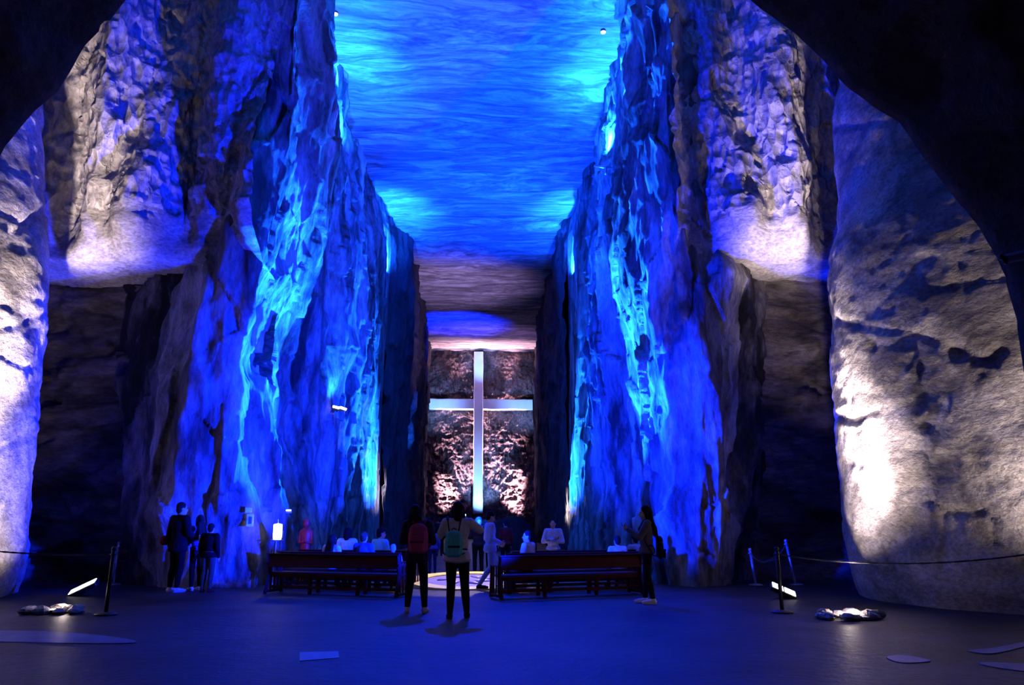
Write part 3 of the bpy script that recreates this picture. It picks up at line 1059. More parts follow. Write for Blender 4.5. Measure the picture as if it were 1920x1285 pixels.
root, R, p = wall_box('notice_plaque', 463.5, 957, 0.15, 0.12, 0.03, M['plaque'], 'small pale plaque on the blue rock above the framed notice', 'plaque', proud=0.25)
part('bracket', Geo().box(-R[:, 2] * 0.14, (0.04, 0.04, 0.26), R), M['dark_metal'], root)
root, R, p = wall_box('framed_notice', 467, 976, 0.16, 0.28, 0.03, M['plaque'], 'framed notice with a pale border and dark middle on the blue rock', 'notice', proud=0.25)
part('print', Geo().box(R[:, 2] * 0.018, (0.07, 0.16, 0.006), R), M['plaque_dark'], root)
part('bracket', Geo().box(-R[:, 2] * 0.14, (0.04, 0.04, 0.26), R), M['dark_metal'], root)
root, R, p = wall_box('emergency_lamp', 539, 959, 0.17, 0.10, 0.10, M['box_grey'], 'small grey emergency lamp box on the blue rock wall', 'lamp', proud=0.10)
part('diffuser', Geo().box(R[:, 2] * 0.055 + R[:, 1] * 0.02, (0.12, 0.03, 0.01), R), M['small_glass'], root)

# tube lamp on the nave wall, lighting the rock above it
p, n, dist = hit(622, 768)
root = empty('wall_lamp', tuple(p + np.array([0.30, -0.35, 0])))
part('tube', Geo().tube([(-0.20, 0, 0.05), (0.0, 0.0, 0.0), (0.04, 0, 0.02), (0.24, 0, -0.05)], 0.04, 8), M['lamp_glass'], root, True)
part('reflector', Geo().box((0, 0.06, -0.03), (0.46, 0.03, 0.12), None, 0.01), M['dark_metal'], root)
part('arm', Geo().tube([(0, 0.07, -0.02), (-0.15, 0.45, -0.05)], 0.025, 6), M['dark_metal'], root)
tag(root, 'bright white tube lamp fixed on the blue nave wall', 'lamp')
spot(tuple(p + np.array([0.35, -0.55, 0.12])), tuple(p + np.array([-0.1, 0.1, 1.6])), 500, (0.02, 0.35, 1.0), 80, 0.8)

# metal arm reaching out of the opposite wall
p, n, dist = hit(1151, 316)
q = P(1114, 311, p[1] - 0.1)
root = empty('lamp_arm', tuple(p))
v = q - p
part('boom', Geo().tube([-0.15 * v, v], 0.045, 8), M['steel'], root, True)
part('hanger', Geo().tube([0.42 * v, 0.42 * v + np.array([0, 0, -0.26])], [0.05, 0.06], 8), M['steel'], root, True)
part('wall_plate', Geo().box((0, 0, 0), (0.12, 0.12, 0.25)), M['steel'], root)
tag(root, 'pale metal boom with a short hanger jutting from the buttress towards the vault', 'bracket')

# two tiny lamps in the vault
for px, py, lab in ((629, 22, 'tiny pinkish lamp in the vault beside the tall double-streaked buttress'), (1131, 56, 'tiny pinkish lamp in the vault inside the bright aqua pool')):
    pp, n_, d_ = hit(px, py, ('ceiling', 'left', 'right'))
    pp = pp + np.array([0, 0, -0.06])
    root = empty('vault_lamp', tuple(pp))
    part('housing', Geo().lathe([(0.09, -0.02), (0.09, 0.08)]), M['dark_metal'], root, True)
    part('lens', Geo().lathe([(0.02, -0.05), (0.085, -0.045), (0.085, -0.02)]), M['small_glass'], root, True)
    tag(root, lab, 'lamp', 'tiny vault lamps')

# two short dark pipes sticking out of the arch
for a, b, lab in (((1874, 483), (1925, 472), 'upper of two short dark pipes jutting from the dark arch'), ((1882, 491), (1930, 482), 'lower of two short dark pipes jutting from the dark arch')):
    p0, p1 = P(*a, 6.3), P(*b, 6.1)
    root = empty('wall_pipe', tuple(p0))
    v = p1 - p0
    part('pipe', Geo().tube([(0, 0, 0), v * 3.0], 0.019, 10), M['dark_metal'], root, True)
    part('collar', Geo().tube([v * 0.02, v * 0.14], 0.025, 10), M['dark_metal'], root, True)
    tag(root, lab, 'pipe', 'pipes on the arch')

# spur added in the shape of a blue-lit patch on the dark far wall
g = Geo().tube([P(780, 735, 48.8), P(775, 765, 48.6), P(770, 788, 48.4), P(768, 800, 48.2), P(766, 822, 48.1), P(763, 842, 48.2), P(762, 848, 48.4)], [0.10, 0.24, 0.12, 0.22, 0.34, 0.28, 0.05], 9)
v = np.array(g.v)
g.v = [tuple(x) for x in v + 0.10 * np.stack([fbm(v * 2.0, 3, 8), fbm(v * 2.0, 3, 18), fbm(v * 2.0, 3, 28)], -1)]
o = part('lit_patch_spur', g, M['vault'], None, True)
tag(o, 'slender added spur standing for a blue-lit patch on the dark far wall beside the cross', 'rock')
c = P(766, 815, 48.2)
spot((c[0] + 1.2, c[1] - 3.5, c[2] - 2.0), tuple(c), 500, AQUA, 22, 0.6)

# lantern stand and red figure behind the pew
lp = np.array([*P(521, 990, 18.9)[:2], 0])
ztop, zbot = P(521, 982, 18.9)[2], P(521, 1012, 18.9)[2]
root = empty('lantern', tuple(lp))
hh = ztop - zbot
part('shade', Geo().lathe([(0.09, zbot), (0.10, zbot + hh * 0.3), (0.10, ztop - 0.02), (0.02, ztop)], seg=18), M['lantern_glass'], root, True)
part('side_vane', Geo().box((0.115, 0, zbot + hh * 0.3), (0.03, 0.05, hh * 0.45), None, 0.01), M['box_grey'], root)
part('tray', Geo().lathe([(0.14, zbot - 0.03), (0.15, zbot - 0.005)]), M['box_grey'], root, True)
part('spike', Geo().tube([(0, 0, ztop - 0.01), (0, 0, ztop + 0.09)], 0.008, 6), M['steel'], root)
for k in range(3):
    a = 2 * PI * k / 3 + 0.6
    part('leg', Geo().tube([(0.05 * math.cos(a), 0.05 * math.sin(a), zbot - 0.02), (0.24 * math.cos(a), 0.24 * math.sin(a), 0)], 0.014, 6), M['steel'], root)
tag(root, 'glowing white lantern on a thin three-legged stand beyond the pews', 'lantern')
bulb((lp[0] + 0.1, lp[1] - 0.4, zbot + 0.35), 5, (1, 0.85, 0.6), 0.08)

sp = np.array([*P(574, 1000, 20.0)[:2], 0])
zt = P(574, 968, 20.0)[2]
root = empty('statue', tuple(sp))
prof = [(0.20, 0.0), (0.20, 0.06), (0.16, 0.10), (0.15, 0.4), (0.12, 0.75), (0.14, 0.95), (0.15, 1.15), (0.13, zt - 0.36), (0.06, zt - 0.28)]
g = Geo().lathe([(r * (0.9 if 0.1 < z < 1.2 else 1), z) for r, z in prof], seg=18)
v = np.array(g.v)
an = np.arctan2(v[:, 1], v[:, 0])
k = 1 + 0.10 * np.sin(an * 5 + v[:, 2] * 2)
g.v = [tuple(x) for x in np.stack([v[:, 0] * k, v[:, 1] * 0.75 * k, v[:, 2]], -1)]
part('robe', g, M['red_paint'], root, True)
part('head', Geo().ellipsoid((0, 0, zt - 0.17), (0.085, 0.095, 0.12)).capsule((0, 0, zt - 0.3), 0.045, (0, 0, zt - 0.2), 0.045), M['red_paint'], root, True)
for s in (-1, 1):
    part('arm', Geo().capsule((s * 0.12, 0, zt - 0.38), 0.045, (s * 0.15, -0.02, zt - 0.64), 0.038).capsule((s * 0.15, -0.02, zt - 0.64), 0.038, (s * 0.03, -0.13, zt - 0.62), 0.03), M['red_paint'], root, True)
tag(root, 'slim red statue in a folded robe against the blue rock beyond the pews', 'statue')

# ------------------------------------------------------------------ people
PENDING = []


def unit(v):
    v = np.array(v, float)
    return v / (np.linalg.norm(v) + 1e-9)


def soft(name, geo, mat, parent, voxel, smooth=4, extra=None):
    """a closed union of shapes grown into one continuous skin"""
    o = part(name, geo, mat, parent, True)
    r = o.modifiers.new('skin', 'REMESH')
    r.mode = 'VOXEL'
    r.voxel_size = voxel
    r.use_smooth_shade = True
    s = o.modifiers.new('smooth', 'SMOOTH')
    s.factor = 0.5
    s.iterations = smooth
    PENDING.append((o, extra))
    return o


CLOTH = {}


def cloth(color, rough=0.85):
    key = tuple(color)
    if key not in CLOTH:
        CLOTH[key] = plain('cloth_%d' % len(CLOTH), color, rough, grain=0.18, scale=30, spec=0.08)
    return CLOTH[key]


SKIN = plain('skin', (0.42, 0.25, 0.18), 0.5, grain=0.06)
EYE_M = plain('eye_dark', (0.02, 0.015, 0.015), 0.2)
LIP = plain('lip', (0.30, 0.10, 0.09), 0.5)


def joints(kind, j=None):
    q = dict(pelvis=(0, 0, 0.95), waist=(0, 0.01, 1.08), chest=(0, 0, 1.27), neck=(0, -0.01, 1.42), head=(0, 0.02, 1.575),
             shoulder_l=(-0.18, -0.01, 1.385), shoulder_r=(0.18, -0.01, 1.385), elbow_l=(-0.235, -0.03, 1.10), elbow_r=(0.235, -0.03, 1.10),
             wrist_l=(-0.235, 0.06, 0.86), wrist_r=(0.235, 0.06, 0.86), hip_l=(-0.09, 0, 0.90), hip_r=(0.09, 0, 0.90),
             knee_l=(-0.095, 0.02, 0.49), knee_r=(0.095, 0.02, 0.49), ankle_l=(-0.10, -0.03, 0.085), ankle_r=(0.10, -0.03, 0.085))
    q = {k: np.array(v, float) for k, v in q.items()}
    if kind == 'sit':
        for k in q:
            if k[:4] not in ('knee', 'ankl'):
                q[k][2] -= 0.42
        for s, sg in (('l', -1), ('r', 1)):
            q['hip_' + s] = np.array([sg * 0.09, 0.02, 0.53])
            q['knee_' + s] = np.array([sg * 0.11, 0.43, 0.52])
            q['ankle_' + s] = np.array([sg * 0.11, 0.46, 0.085])
            q['elbow_' + s] = np.array([sg * 0.24, 0.03, 0.71])
            q['wrist_' + s] = np.array([sg * 0.12, 0.24, 0.60])
    for k, v in (j or {}).items():
        q[k] = np.array(v, float)
    return q


def fingers(wrist, along, palm, side, s, curl):
    """five separate fingers: each a bent chain that starts inside the palm"""
    g = Geo()
    a, n, w = unit(along), unit(palm), unit(side)
    for k, (off, ln) in enumerate(((-0.030, 0.060), (-0.010, 0.078), (0.011, 0.084), (0.031, 0.074))):
        p = wrist + a * 0.075 * s + w * off * s
        d, pts, ang = a + w * off * 1.5, [p], 0.0
        for i, fr in enumerate((0.25, 0.42, 0.33)):
            ang += curl * (0.4 if i == 0 else 1.0)
            dd = unit(d) * math.cos(ang) + n * math.sin(ang)
            p = p + dd * ln * fr * s * 1.15
            pts.append(p)
        g.tube(pts, [0.0105 * s, 0.0100 * s, 0.0090 * s, 0.0060 * s], 7)
    p = wrist + a * 0.030 * s + w * 0.030 * s
    q1 = p + unit(a * 0.6 + w * 0.75 + n * 0.25) * 0.040 * s
    q2 = q1 + unit(a * 0.9 + w * 0.2 + n * 0.45) * 0.034 * s
    g.tube([p, q1, q2], [0.013 * s, 0.0115 * s, 0.007 * s], 7)
    return g


def person(label, pos, height, face_to, top, legs, shoes, hair, kind='stand', j=None, hair_style='short', hem=0.86, flare=1.0, coat=False,
           head_turn=0.0, head_tilt=0.0, sleeve=1.0, girth=1.0, voxel=0.014, curl=0.45, group='visitors', palm=None, skirt=None):
    """one figure: body, hair, clothes and shoes; face_to is its heading (0 looks along the nave, positive turns towards the left wall)"""
    s = height / 1.70
    q = {k: v * s for k, v in joints(kind, j).items()}
    root = empty('person', (pos[0], pos[1], 0), math.radians(face_to))
    gw = girth * s
    hd, nk = q['head'], q['neck']
    # head frame
    ct, st = math.cos(math.radians(head_turn)), math.sin(math.radians(head_turn))
    ch, sh = math.cos(math.radians(head_tilt)), math.sin(math.radians(head_tilt))
    HR = np.array([[ct, -st, 0], [st, ct, 0], [0, 0, 1]]) @ np.array([[1, 0, 0], [0, ch, -sh], [0, sh, ch]])
    at = lambda x, y, z: hd + HR @ (np.array([x, y, z]) * s)
    up = unit(q['neck'] - q['pelvis'])
    b = Geo()
    b.ellipsoid(at(0, -0.012, 0.028), np.array([0.076, 0.094, 0.098]) * s, HR)
    b.ellipsoid(at(0, 0.022, -0.045), np.array([0.058, 0.068, 0.078]) * s, HR)
    b.capsule(at(0, 0.086, 0.005), 0.012 * s, at(0, 0.102, -0.028), 0.017 * s)
    b.ellipsoid(at(0, 0.066, -0.098), np.array([0.026, 0.022, 0.022]) * s, HR)
    b.ellipsoid(at(0, 0.078, -0.063), np.array([0.028, 0.016, 0.016]) * s, HR)
    for sg in (-1, 1):
        b.ellipsoid(at(sg * 0.078, -0.012, -0.008), np.array([0.013, 0.022, 0.034]) * s, HR)
        b.capsule(at(sg * 0.015, 0.074, 0.026), 0.012 * s, at(sg * 0.048, 0.066, 0.026), 0.011 * s)
    b.capsule(nk - up * 0.04 * s, 0.056 * s, at(0, -0.012, -0.05), 0.052 * s)
    b.ellipsoid(q['chest'], (0.155 * gw, 0.105 * gw, 0.19 * s))
    b.ellipsoid(q['waist'], (0.130 * gw, 0.095 * gw, 0.15 * s))
    b.ellipsoid(q['pelvis'], (0.155 * gw, 0.110 * gw, 0.12 * s))
    b.capsule(q['shoulder_l'], 0.058 * s, q['shoulder_r'], 0.058 * s)
    ex = Geo()
    for sd, sg in (('l', -1), ('r', 1)):
        sh_, el, wr = q['shoulder_' + sd], q['elbow_' + sd], q['wrist_' + sd]
        b.capsule(sh_, 0.054 * gw, el, 0.040 * gw)
        b.capsule(el, 0.040 * gw, wr, 0.027 * s)
        a = unit(wr - el)
        n = unit(palm[sd]) if palm and sd in palm else unit(np.cross(a, (0, 1, 0)) * -sg + np.array([-sg * 0.8, 0, 0]))
        n = unit(n - a * (n @ a))
        w = unit(np.cross(n, a)) 
        if w @ np.array([0, 1, 0.4]) < 0:
            w = -w
        b.ellipsoid(wr + a * 0.055 * s, np.array([0.042, 0.020, 0.054]) * s, np.stack([w, n, a], 1))
        f = fingers(wr, a, n, w, s, curl)
        ex.add(f.v, f.f)
        hp, kn, an = q['hip_' + sd], q['knee_' + sd], q['ankle_' + sd]
        b.capsule(hp, 0.086 * gw, kn, 0.056 * gw)
        b.capsule(kn, 0.056 * gw, kn * 0.6 + an * 0.4 + np.array([0, -0.012 * s, 0]), 0.055 * gw)
        b.capsule(kn * 0.6 + an * 0.4 + np.array([0, -0.012 * s, 0]), 0.055 * gw, an, 0.036 * s)
        fdir = unit(np.array([sg * 0.16, 1.0, 0]))
        b.capsule(an - fdir * 0.03 * s - np.array([0, 0, 0.045 * s]), 0.032 * s, an + fdir * 0.13 * s - np.array([0, 0, 0.055 * s]), 0.026 * s)
    soft('body', b, SKIN, root, voxel, 3, ex)
    # eyes and mouth
    for sg in (-1, 1):
        part('eye', Geo().ellipsoid(at(sg * 0.031, 0.078, 0.004), np.array([0.013, 0.010, 0.008]) * s, HR, 8, 6), EYE_M, root, True)
    part('mouth', Geo().ellipsoid(at(0, 0.092, -0.064), np.array([0.022, 0.006, 0.007]) * s, HR, 8, 6), LIP, root, True)
    # hair
    h = Geo()
    h.ellipsoid(at(0, -0.024, 0.042), np.array([0.088, 0.096, 0.096]) * s, HR)
    h.ellipsoid(at(0, -0.055, -0.01), np.array([0.080, 0.062, 0.090]) * s, HR)
    if hair_style in ('bob', 'long'):
        for sg in (-1, 1):
            h.capsule(at(sg * 0.068, -0.012, 0.04), 0.034 * s, at(sg * 0.082, -0.02, -0.10), 0.030 * s)
        h.capsule(at(0, -0.075, 0.0), 0.072 * s, at(0, -0.075, -0.12), 0.066 * s)
    if hair_style == 'long':
        for off in (-0.065, 0.0, 0.065):
            h.capsule(at(off, -0.085, -0.08), 0.050 * s, q['neck'] + np.array([off * 1.2 * s, -0.125 * s, -0.14 * s]), 0.046 * s)
            h.capsule(q['neck'] + np.array([off * 1.2 * s, -0.125 * s, -0.14 * s]), 0.046 * s, q['neck'] + np.array([off * s, -0.14 * s, -0.25 * s]), 0.020 * s)
    if hair_style == 'bun':
        h.ellipsoid(at(0, -0.115, 0.06), 0.045 * s)
    if hair_style == 'cap':
        h.capsule(at(0, 0.06, 0.06), 0.05 * s, at(0, 0.13, 0.045), 0.022 * s)
    soft('cap' if hair_style == 'cap' else 'hair', h, cloth(hair), root, voxel * 0.9, 3)
    # upper garment
    t = Geo()
    p = 0.020 * s
    t.ellipsoid(q['chest'], (0.158 * gw + p, 0.110 * gw + p, 0.20 * s))
    t.ellipsoid(q['waist'], (0.142 * gw + p, 0.104 * gw + p, 0.17 * s))
    t.capsule(q['shoulder_l'], 0.058 * s + p * 0.8, q['shoulder_r'], 0.058 * s + p * 0.8)
    t.capsule(nk - up * 0.05 * s, 0.078 * s, nk - up * 0.005 * s, 0.066 * s)
    hemz = hem * s if kind == 'stand' else q['pelvis'][2] - 0.04 * s
    pl = q['pelvis']
    for kk in np.linspace(0, 1, 5):
        c = pl * (1 - kk) + np.array([pl[0], pl[1], hemz + 0.045 * s]) * kk
        if kind == 'sit':
            c = pl + np.array([0, 0.0, -0.02 * s * kk])
        rr = (0.160 + 0.02 * kk * flare) * gw + p
        t.ellipsoid(c, (rr, rr * 0.78, 0.06 * s))
    for sd in 'lr':
        sh_, el, wr = q['shoulder_' + sd], q['elbow_' + sd], q['wrist_' + sd]
        t.capsule(sh_, 0.056 * gw + p, el, 0.043 * gw + p)
        if sleeve > 0.5:
            t.capsule(el, 0.043 * gw + p, el * (1 - 0.95) + wr * 0.95, 0.032 * s + p * 0.7)
    soft('coat' if coat else 'sweater', t, cloth(top), root, voxel, 4)
    # lower garment
    l = Geo()
    if skirt:
        for kk in np.linspace(0, 1, 10):
            rr = (0.165 + 0.05 * kk) * gw
            l.ellipsoid((0, 0, pl[2] * (1 - kk) + skirt * s * kk), (rr, rr * 0.8, 0.07 * s))
    else:
        l.ellipsoid(q['pelvis'], (0.160 * gw, 0.118 * gw, 0.13 * s))
    for sd in 'lr':
        hp, kn, an = q['hip_' + sd], q['knee_' + sd], q['ankle_' + sd]
        if not skirt:
            mid = kn * 0.6 + an * 0.4 + np.array([0, -0.012 * s, 0])
            l.capsule(hp, 0.094 * gw, kn, 0.066 * gw)
            l.capsule(kn, 0.066 * gw, mid, 0.063 * gw)
            l.capsule(mid, 0.063 * gw, an + np.array([0, 0, 0.015 * s]), 0.048 * s)
    soft('skirt' if skirt else 'trousers', l, cloth(legs), root, voxel, 4)
    # shoes
    for sd, sg in (('l', -1), ('r', 1)):
        an = q['ankle_' + sd]
        fdir = unit(np.array([sg * 0.16, 1.0, 0]))
        z0 = an[2] - 0.085 * s
        c = np.array([an[0], an[1], z0])
        S = Geo()
        S.capsule(c - fdir * 0.035 * s + np.array([0, 0, 0.042 * s]), 0.041 * s, c + fdir * 0.12 * s + np.array([0, 0, 0.036 * s]), 0.036 * s)
        S.capsule(c + np.array([0, 0, 0.05 * s]), 0.042 * s, c + np.array([0, 0, 0.085 * s]), 0.046 * s)
        S.ellipsoid(c + fdir * 0.155 * s + np.array([0, 0, 0.030 * s]), np.array([0.038, 0.05, 0.028]) * s, rotz(math.atan2(fdir[1], fdir[0]) - PI / 2))
        S.v = [(x, y, max(z, z0 + 0.001)) for x, y, z in S.v]
        sh_o = soft('shoe', S, cloth(shoes), root, 0.011, 2)
        sole = [(x, y, z0 + 0.001 + 0.012 * s * (i // 12)) for i, (x, y) in enumerate([tuple((c + rotz(math.atan2(fdir[1], fdir[0]) - PI / 2) @ np.array([0.042 * s * math.cos(w_), 0.055 * s + 0.135 * s * math.sin(w_), 0]))[:2]) for w_ in np.linspace(0, 2 * PI, 12, endpoint=False)] * 2)]
        part('sole', Geo().add(sole, [tuple(range(12))[::-1], tuple(range(12, 24))] + [(i, (i + 1) % 12, 12 + (i + 1) % 12, 12 + i) for i in range(12)]), cloth(tuple(0.7 * np.array(shoes))), sh_o)
    tag(root, label, 'person', group)
    return root, q, s


def in_world(root, p):
    a = root.rotation_euler[2]
    return np.array(root.location) + rotz(a) @ np.array(p)


def backpack(root, q, s, color, dark, label, scale=1.0, drop=0.0, side=0.0, out=0.0, tilt=0.0):
    a = root.rotation_euler[2]
    base = np.array([side, q['chest'][1] - 0.205 * s - out, q['chest'][2] - 0.10 * s - drop])
    w = in_world(root, base)
    bp = empty('backpack', tuple(w), a)
    k = 1.0 * scale * s
    R = np.array([[math.cos(tilt), 0, math.sin(tilt)], [0, 1, 0], [-math.sin(tilt), 0, math.cos(tilt)]])
    m, md = cloth(color), cloth(dark)
    g = Geo()
    g.box(R @ np.array([0, 0, -0.03]) * k, np.array([0.29, 0.13, 0.34]) * k, R, 0.05 * k)
    g.ellipsoid(R @ np.array([0, 0, 0.13]) * k, np.array([0.135, 0.068, 0.10]) * k, R)
    soft('bag', g, m, bp, 0.012, 5)
    pk = soft('pocket', Geo().box(R @ np.array([0, -0.075, -0.10]) * k, np.array([0.22, 0.06, 0.17]) * k, R, 0.025 * k), m, bp, 0.010, 3)
    part('flap', Geo().box(R @ np.array([0, -0.105, -0.035]) * k, np.array([0.20, 0.012, 0.035]) * k, R, 0.005), md, pk)
    part('handle', Geo().tube([R @ np.array([0.04 * math.cos(t), 0.03, 0.215 + 0.04 * math.sin(t)]) * k for t in np.linspace(0, PI, 8)], 0.009 * k, 6), md, bp, True)
    for sg in (-1, 1):
        sh = q['shoulder_l' if sg < 0 else 'shoulder_r'] - base
        x = sg * 0.10 * s
        top = np.array([x, sh[1] - 0.03 * s, sh[2] + 0.085 * s])
        fr = np.array([x, sh[1] + 0.135 * s, sh[2] - 0.10 * s])
        lo = np.array([sg * 0.17 * s, 0.13 * s, -0.12 * s])
        pts = [R @ np.array([sg * 0.07, 0.045, 0.17]) * k, (R @ np.array([sg * 0.08, 0.05, 0.20]) * k + top) / 2 + np.array([0, -0.055 * s, 0]), top + np.array([0, -0.06 * s, -0.01]), top, top + np.array([0, 0.10 * s, -0.03 * s]), fr, (fr + lo) / 2 + np.array([sg * 0.04 * s, 0.02, 0]), lo, R @ np.array([sg * 0.13, 0.02, -0.16]) * k]
        part('strap', Geo().tube(pts, 0.022 * s, 8, flat=0.45), md, bp, True)
    tag(bp, label, 'backpack')
    return bp


def phone(p, normal, label, lit=True):
    root = empty('phone', tuple(p))
    R = frame(normal)
    part('case', Geo().box((0, 0, 0), (0.145, 0.072, 0.009), R, 0.003), M['dark_metal'], root)
    part('screen', Geo().box(R[:, 2] * 0.0055, (0.130, 0.064, 0.002), R), M['screen'] if lit else M['dark_metal'], root)
    tag(root, label, 'phone')


BLK = (0.012, 0.010, 0.014)
HAIR = (0.010, 0.007, 0.007)

# the two women in the middle of the floor
ga = G(779, 1149)
r, q, s = person('woman in dark jacket with long black hair and a maroon backpack, seen from behind', ga, 1.70, -6, (0.020, 0.012, 0.022), (0.010, 0.008, 0.012), (0.42, 0.33, 0.30), HAIR, hair_style='long',
                 j=dict(ankle_l=(-0.13, -0.03, 0.085), ankle_r=(0.15, -0.03, 0.085), knee_l=(-0.105, 0.02, 0.49), knee_r=(0.12, 0.02, 0.49), elbow_l=(-0.25, 0.02, 1.11), wrist_l=(-0.12, 0.22, 1.16), elbow_r=(0.26, 0.0, 1.11), wrist_r=(0.12, 0.24, 1.12), head=(-0.05, 0.02, 1.575)), hem=0.78, coat=True, girth=1.04, head_turn=6, voxel=0.012)
backpack(r, q, s, (0.30, 0.035, 0.08), (0.12, 0.015, 0.03), 'maroon backpack with front pocket on the woman in the dark jacket', 1.12, 0.02, 0.05)
gb = G(856, 1160)
r, q, s = person('woman in a loose beige grey sweater and black leggings raising a phone, teal backpack', gb, 1.73, 2, (0.40, 0.35, 0.37), (0.008, 0.007, 0.010), (0.012, 0.010, 0.012), HAIR, hair_style='bob',
                 j=dict(ankle_l=(-0.10, -0.06, 0.085), ankle_r=(0.15, 0.07, 0.085), knee_l=(-0.09, 0.0, 0.49), knee_r=(0.115, 0.05, 0.49), elbow_r=(0.34, 0.12, 1.28), wrist_r=(0.16, 0.30, 1.42), elbow_l=(-0.26, 0.12, 1.20), wrist_l=(-0.08, 0.32, 1.38)), hem=0.80, flare=1.6, girth=1.05, voxel=0.012, palm=dict(l=(0.6, 0.3, 0.3), r=(-0.6, 0.3, 0.3)), curl=0.6)
backpack(r, q, s, (0.06, 0.34, 0.34), (0.012, 0.018, 0.030), 'small teal backpack with dark straps on the woman in the beige sweater', 0.92, 0.10, -0.06)
wp = (in_world(r, q['wrist_l']) + in_world(r, q['wrist_r'])) / 2 + np.array([0.02, 0.09, 0.09])
phone(wp, (0, -1, 0.15), 'phone with a glowing screen held up by the woman in the beige sweater')

# woman in profile by the right-hand pew
gc = G(1217, 1132)
r, q, s = person('woman in profile with long dark hair and white shoes taking a photo', gc, 1.72, 82, (0.10, 0.085, 0.10), (0.010, 0.008, 0.014), (0.75, 0.70, 0.72), HAIR, hair_style='long',
                 j=dict(elbow_l=(-0.20, 0.14, 1.14), wrist_l=(-0.07, 0.33, 1.28), elbow_r=(0.20, 0.14, 1.14), wrist_r=(0.06, 0.33, 1.30), ankle_l=(-0.10, -0.06, 0.085), ankle_r=(0.10, 0.06, 0.085)), hem=0.84, voxel=0.012, girth=0.98, palm=dict(l=(0.7, 0, 0.3), r=(-0.7, 0, 0.3)), curl=0.6, head_tilt=-6)
phone((in_world(r, q['wrist_l']) + in_world(r, q['wrist_r'])) / 2 + np.array([-0.11, 0.01, 0.08]), (0.95, -0.15, 0.3), 'dark phone held out by the woman in profile', False)
backpack(r, q, s, (0.012, 0.008, 0.016), (0.010, 0.008, 0.010), 'black backpack hanging low behind the woman in profile', 0.95, 0.22, -0.02, 0.02)

# family group by the blue rock
gm = G(326, 1111)
rm, qm, sm = person('tall man in dark coat with a shoulder bag beside the blue rock', gm, 1.84, -30, (0.004, 0.003, 0.006), (0.003, 0.003, 0.004), (0.40, 0.38, 0.40), (0.014, 0.010, 0.009), hem=0.74, coat=True, girth=1.08, head_turn=-25, voxel=0.013,
                    j=dict(wrist_r=(0.20, 0.26, 1.02), elbow_r=(0.25, 0.02, 1.10), wrist_l=(-0.25, 0.02, 0.84)))
r, q, s = person('woman in a purple top and long dark trousers facing the tall man', G(364, 1108), 1.58, 52, (0.16, 0.06, 0.14), (0.004, 0.003, 0.006), (0.55, 0.54, 0.60), (0.02, 0.012, 0.010), hair_style='long',
                 j=dict(elbow_l=(-0.22, 0.04, 1.10), wrist_l=(-0.12, 0.25, 1.02), wrist_r=(0.20, 0.14, 0.88)), girth=0.95, voxel=0.013, hem=0.90)
person('boy in dark jacket, grey trousers and red shoes, turned to the wall', G(386, 1111), 1.40, -12, (0.004, 0.003, 0.005), (0.05, 0.055, 0.04), (0.10, 0.012, 0.010), (0.014, 0.010, 0.010), hem=0.84, coat=True, girth=1.14, voxel=0.013)
bagp = in_world(rm, qm['wrist_l']) + np.array([-0.10, 0.0, 0.14])
root = empty('shoulder_bag', tuple(bagp), math.radians(-10))
soft('bag', Geo().box((0, 0, 0), (0.16, 0.30, 0.20), None, 0.05), cloth((0.10, 0.012, 0.02)), root, 0.012, 3)
part('strap', Geo().tube([(0.05, 0.10, 0.08), (0.13, 0.06, 0.35), (0.22, 0.02, 0.56), (0.16, -0.06, 0.40), (0.05, -0.10, 0.08)], 0.012, 6), cloth(BLK), root, True)
tag(root, 'dark red shoulder bag at the hip of the tall man in the dark coat', 'bag')

# visitors on the second pew behind the left-hand one
def seat_on(px, Y, **kw):
    return (P(px, 1000, Y)[0], Y)


LB = (0.42, 0.55, 0.72)
lp2 = np.array(PEW_L.location) + np.array([-0.10, 1.25, 0])
la = PEW_L.rotation_euler[2]
rp2 = np.array(PEW_R.location) + np.array([0.20, 1.25, 0])
ra = PEW_R.rotation_euler[2]
rp3 = np.array(PEW_R.location) + np.array([0.35, 2.45, 0])


def on_pew(px, centre, ang):
    """place on the seat of a pew that a pixel column of the photograph points to"""
    u = np.array([math.cos(ang), math.sin(ang)])
    n = np.array([-u[1], u[0]])
    c = centre[:2] + n * 0.22
    d = ray(px, 1000)[:2]
    A = np.array([[u[0], -d[0]], [u[1], -d[1]]])
    t = np.linalg.solve(A, -c)
    return c + u * t[0]


lp3 = np.array(PEW_L.location) + np.array([0.10, 2.45, 0])
for px, h, top, hair, style, lab, turn in (
        (624, 1.55, (0.55, 0.66, 0.85), HAIR, 'long', 'seated visitor in pale blue top with long dark hair, furthest from the aisle', -6),
        (652, 1.74, (0.5, 0.75, 0.88), HAIR, 'bob', 'taller seated visitor in pale aqua top with dark bobbed hair', 4),
        (683, 1.62, (0.05, 0.08, 0.26), (0.05, 0.03, 0.02), 'bun', 'seated visitor in navy jacket between two in pale tops', 0),
        (714, 1.72, (0.15, 0.55, 0.62), HAIR, 'cap', 'seated visitor in teal shirt wearing a dark peaked cap', -20)):
    pp = on_pew(px, lp3 if px in (652, 714) else lp2, la)
    person(lab, pp, h, math.degrees(la) + turn, top, (0.03, 0.03, 0.06), BLK, hair, 'sit', hair_style=style, voxel=0.018, head_turn=turn)
pp = on_pew(738, lp2, la)
person('seated child in light blue beside the teal-shirted visitor at the pew end', pp, 1.28, math.degrees(la) + 15, (0.5, 0.65, 0.85), (0.1, 0.012, 0.02), BLK, (0.2, 0.28, 0.5), 'sit', hair_style='cap', voxel=0.016)

# visitors in the aisle by the medallion
def stand_at(px, Y):
    return (P(px, 1000, Y)[0], Y)


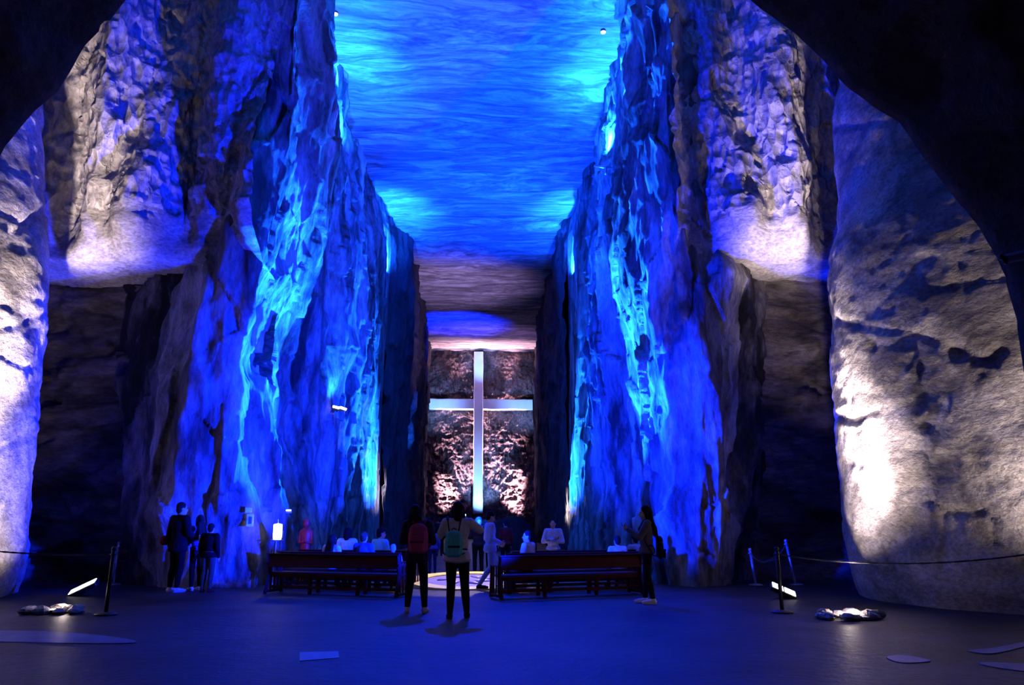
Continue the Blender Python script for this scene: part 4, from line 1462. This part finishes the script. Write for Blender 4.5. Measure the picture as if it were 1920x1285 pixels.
person('man in a bright blue jacket striding past the pew end by the medallion', stand_at(919, 17.8), 1.66, -75, (0.30, 0.38, 0.72), (0.22, 0.30, 0.62), (0.02, 0.015, 0.04), HAIR, voxel=0.015, coat=True, hem=0.80,
       j=dict(ankle_l=(-0.09, 0.24, 0.085), knee_l=(-0.09, 0.20, 0.50), ankle_r=(0.09, -0.26, 0.12), knee_r=(0.09, 0.0, 0.49), wrist_l=(-0.18, 0.24, 0.98), wrist_r=(0.20, 0.18, 1.02)), head_tilt=-20)
r, q, s = person('visitor in dark clothes holding a lit phone beyond the teal backpack', stand_at(897, 21.6), 1.60, 12, (0.02, 0.02, 0.05), (0.012, 0.010, 0.02), BLK, HAIR, voxel=0.016, hair_style='bob', coat=True,
                 j=dict(elbow_r=(0.24, 0.05, 1.12), wrist_r=(0.10, 0.28, 1.20), elbow_l=(-0.24, 0.05, 1.12), wrist_l=(-0.08, 0.28, 1.18)))
person('distant visitor with a teal hood standing below the foot of the cross', stand_at(909, 26.0), 1.52, 0, (0.02, 0.03, 0.05), BLK, BLK, (0.05, 0.20, 0.22), voxel=0.018, coat=True)
person('distant visitor with red shoulders before the dark boulder', stand_at(948, 24.5), 1.50, 20, (0.22, 0.02, 0.03), BLK, BLK, HAIR, voxel=0.018, coat=True, head_tilt=-10)
person('distant slim dark visitor silhouetted on the bright end wall', stand_at(824, 36.0), 1.66, 10, BLK, BLK, BLK, HAIR, voxel=0.02, coat=True)
person('distant visitor in deep blue between the two backpack wearers', stand_at(812, 23.5), 1.30, 15, (0.05, 0.07, 0.35), (0.02, 0.02, 0.10), BLK, HAIR, voxel=0.018, coat=True)

# visitors beyond the right-hand pew
person('visitor in a white shirt and dark waistcoat sitting beyond the pew by the aisle', on_pew(990, rp2, ra), 1.66, math.degrees(ra) + 40, (0.42, 0.42, 0.62), (0.02, 0.02, 0.05), BLK, HAIR, 'sit', voxel=0.016, head_turn=30)
person('visitor in pale blue with arms crossed facing back from the third pew', stand_at(1037, 19.6), 1.50, 168, (0.40, 0.48, 0.78), (0.02, 0.02, 0.06), BLK, HAIR, voxel=0.016,
       j=dict(elbow_l=(-0.27, 0.06, 1.10), wrist_l=(0.06, 0.17, 1.13), elbow_r=(0.27, 0.06, 1.10), wrist_r=(-0.06, 0.19, 1.16)), girth=1.05)
person('seated visitor in pale lilac low against the blue buttress', on_pew(1157, rp2, ra), 1.50, math.degrees(ra) - 10, (0.38, 0.42, 0.70), (0.02, 0.02, 0.05), BLK, HAIR, 'sit', voxel=0.016)
person('seated visitor in light blue beside the woman in profile', on_pew(1190, rp3, ra), 1.50, math.degrees(ra) + 8, (0.36, 0.48, 0.78), (0.02, 0.02, 0.05), BLK, HAIR, 'sit', voxel=0.016)

# ------------------------------------------------------------------ grow all skins at once
bpy.context.view_layer.update()
dg = bpy.context.evaluated_depsgraph_get()
baked = []
for o, extra in PENDING:
    me = bpy.data.meshes.new_from_object(o.evaluated_get(dg))
    baked.append((o, me, extra))
for o, me, extra in baked:
    if extra is not None and extra.v:
        bm = bmesh.new()
        bm.from_mesh(me)
        tmp = extra.mesh('fingers')
        bm.from_mesh(tmp)
        bm.to_mesh(me)
        bm.free()
        bpy.data.meshes.remove(tmp)
    old = o.data
    o.modifiers.clear()
    o.data = me
    me.name = o.name
    me.polygons.foreach_set('use_smooth', np.ones(len(me.polygons), dtype=bool))
    bpy.data.meshes.remove(old)
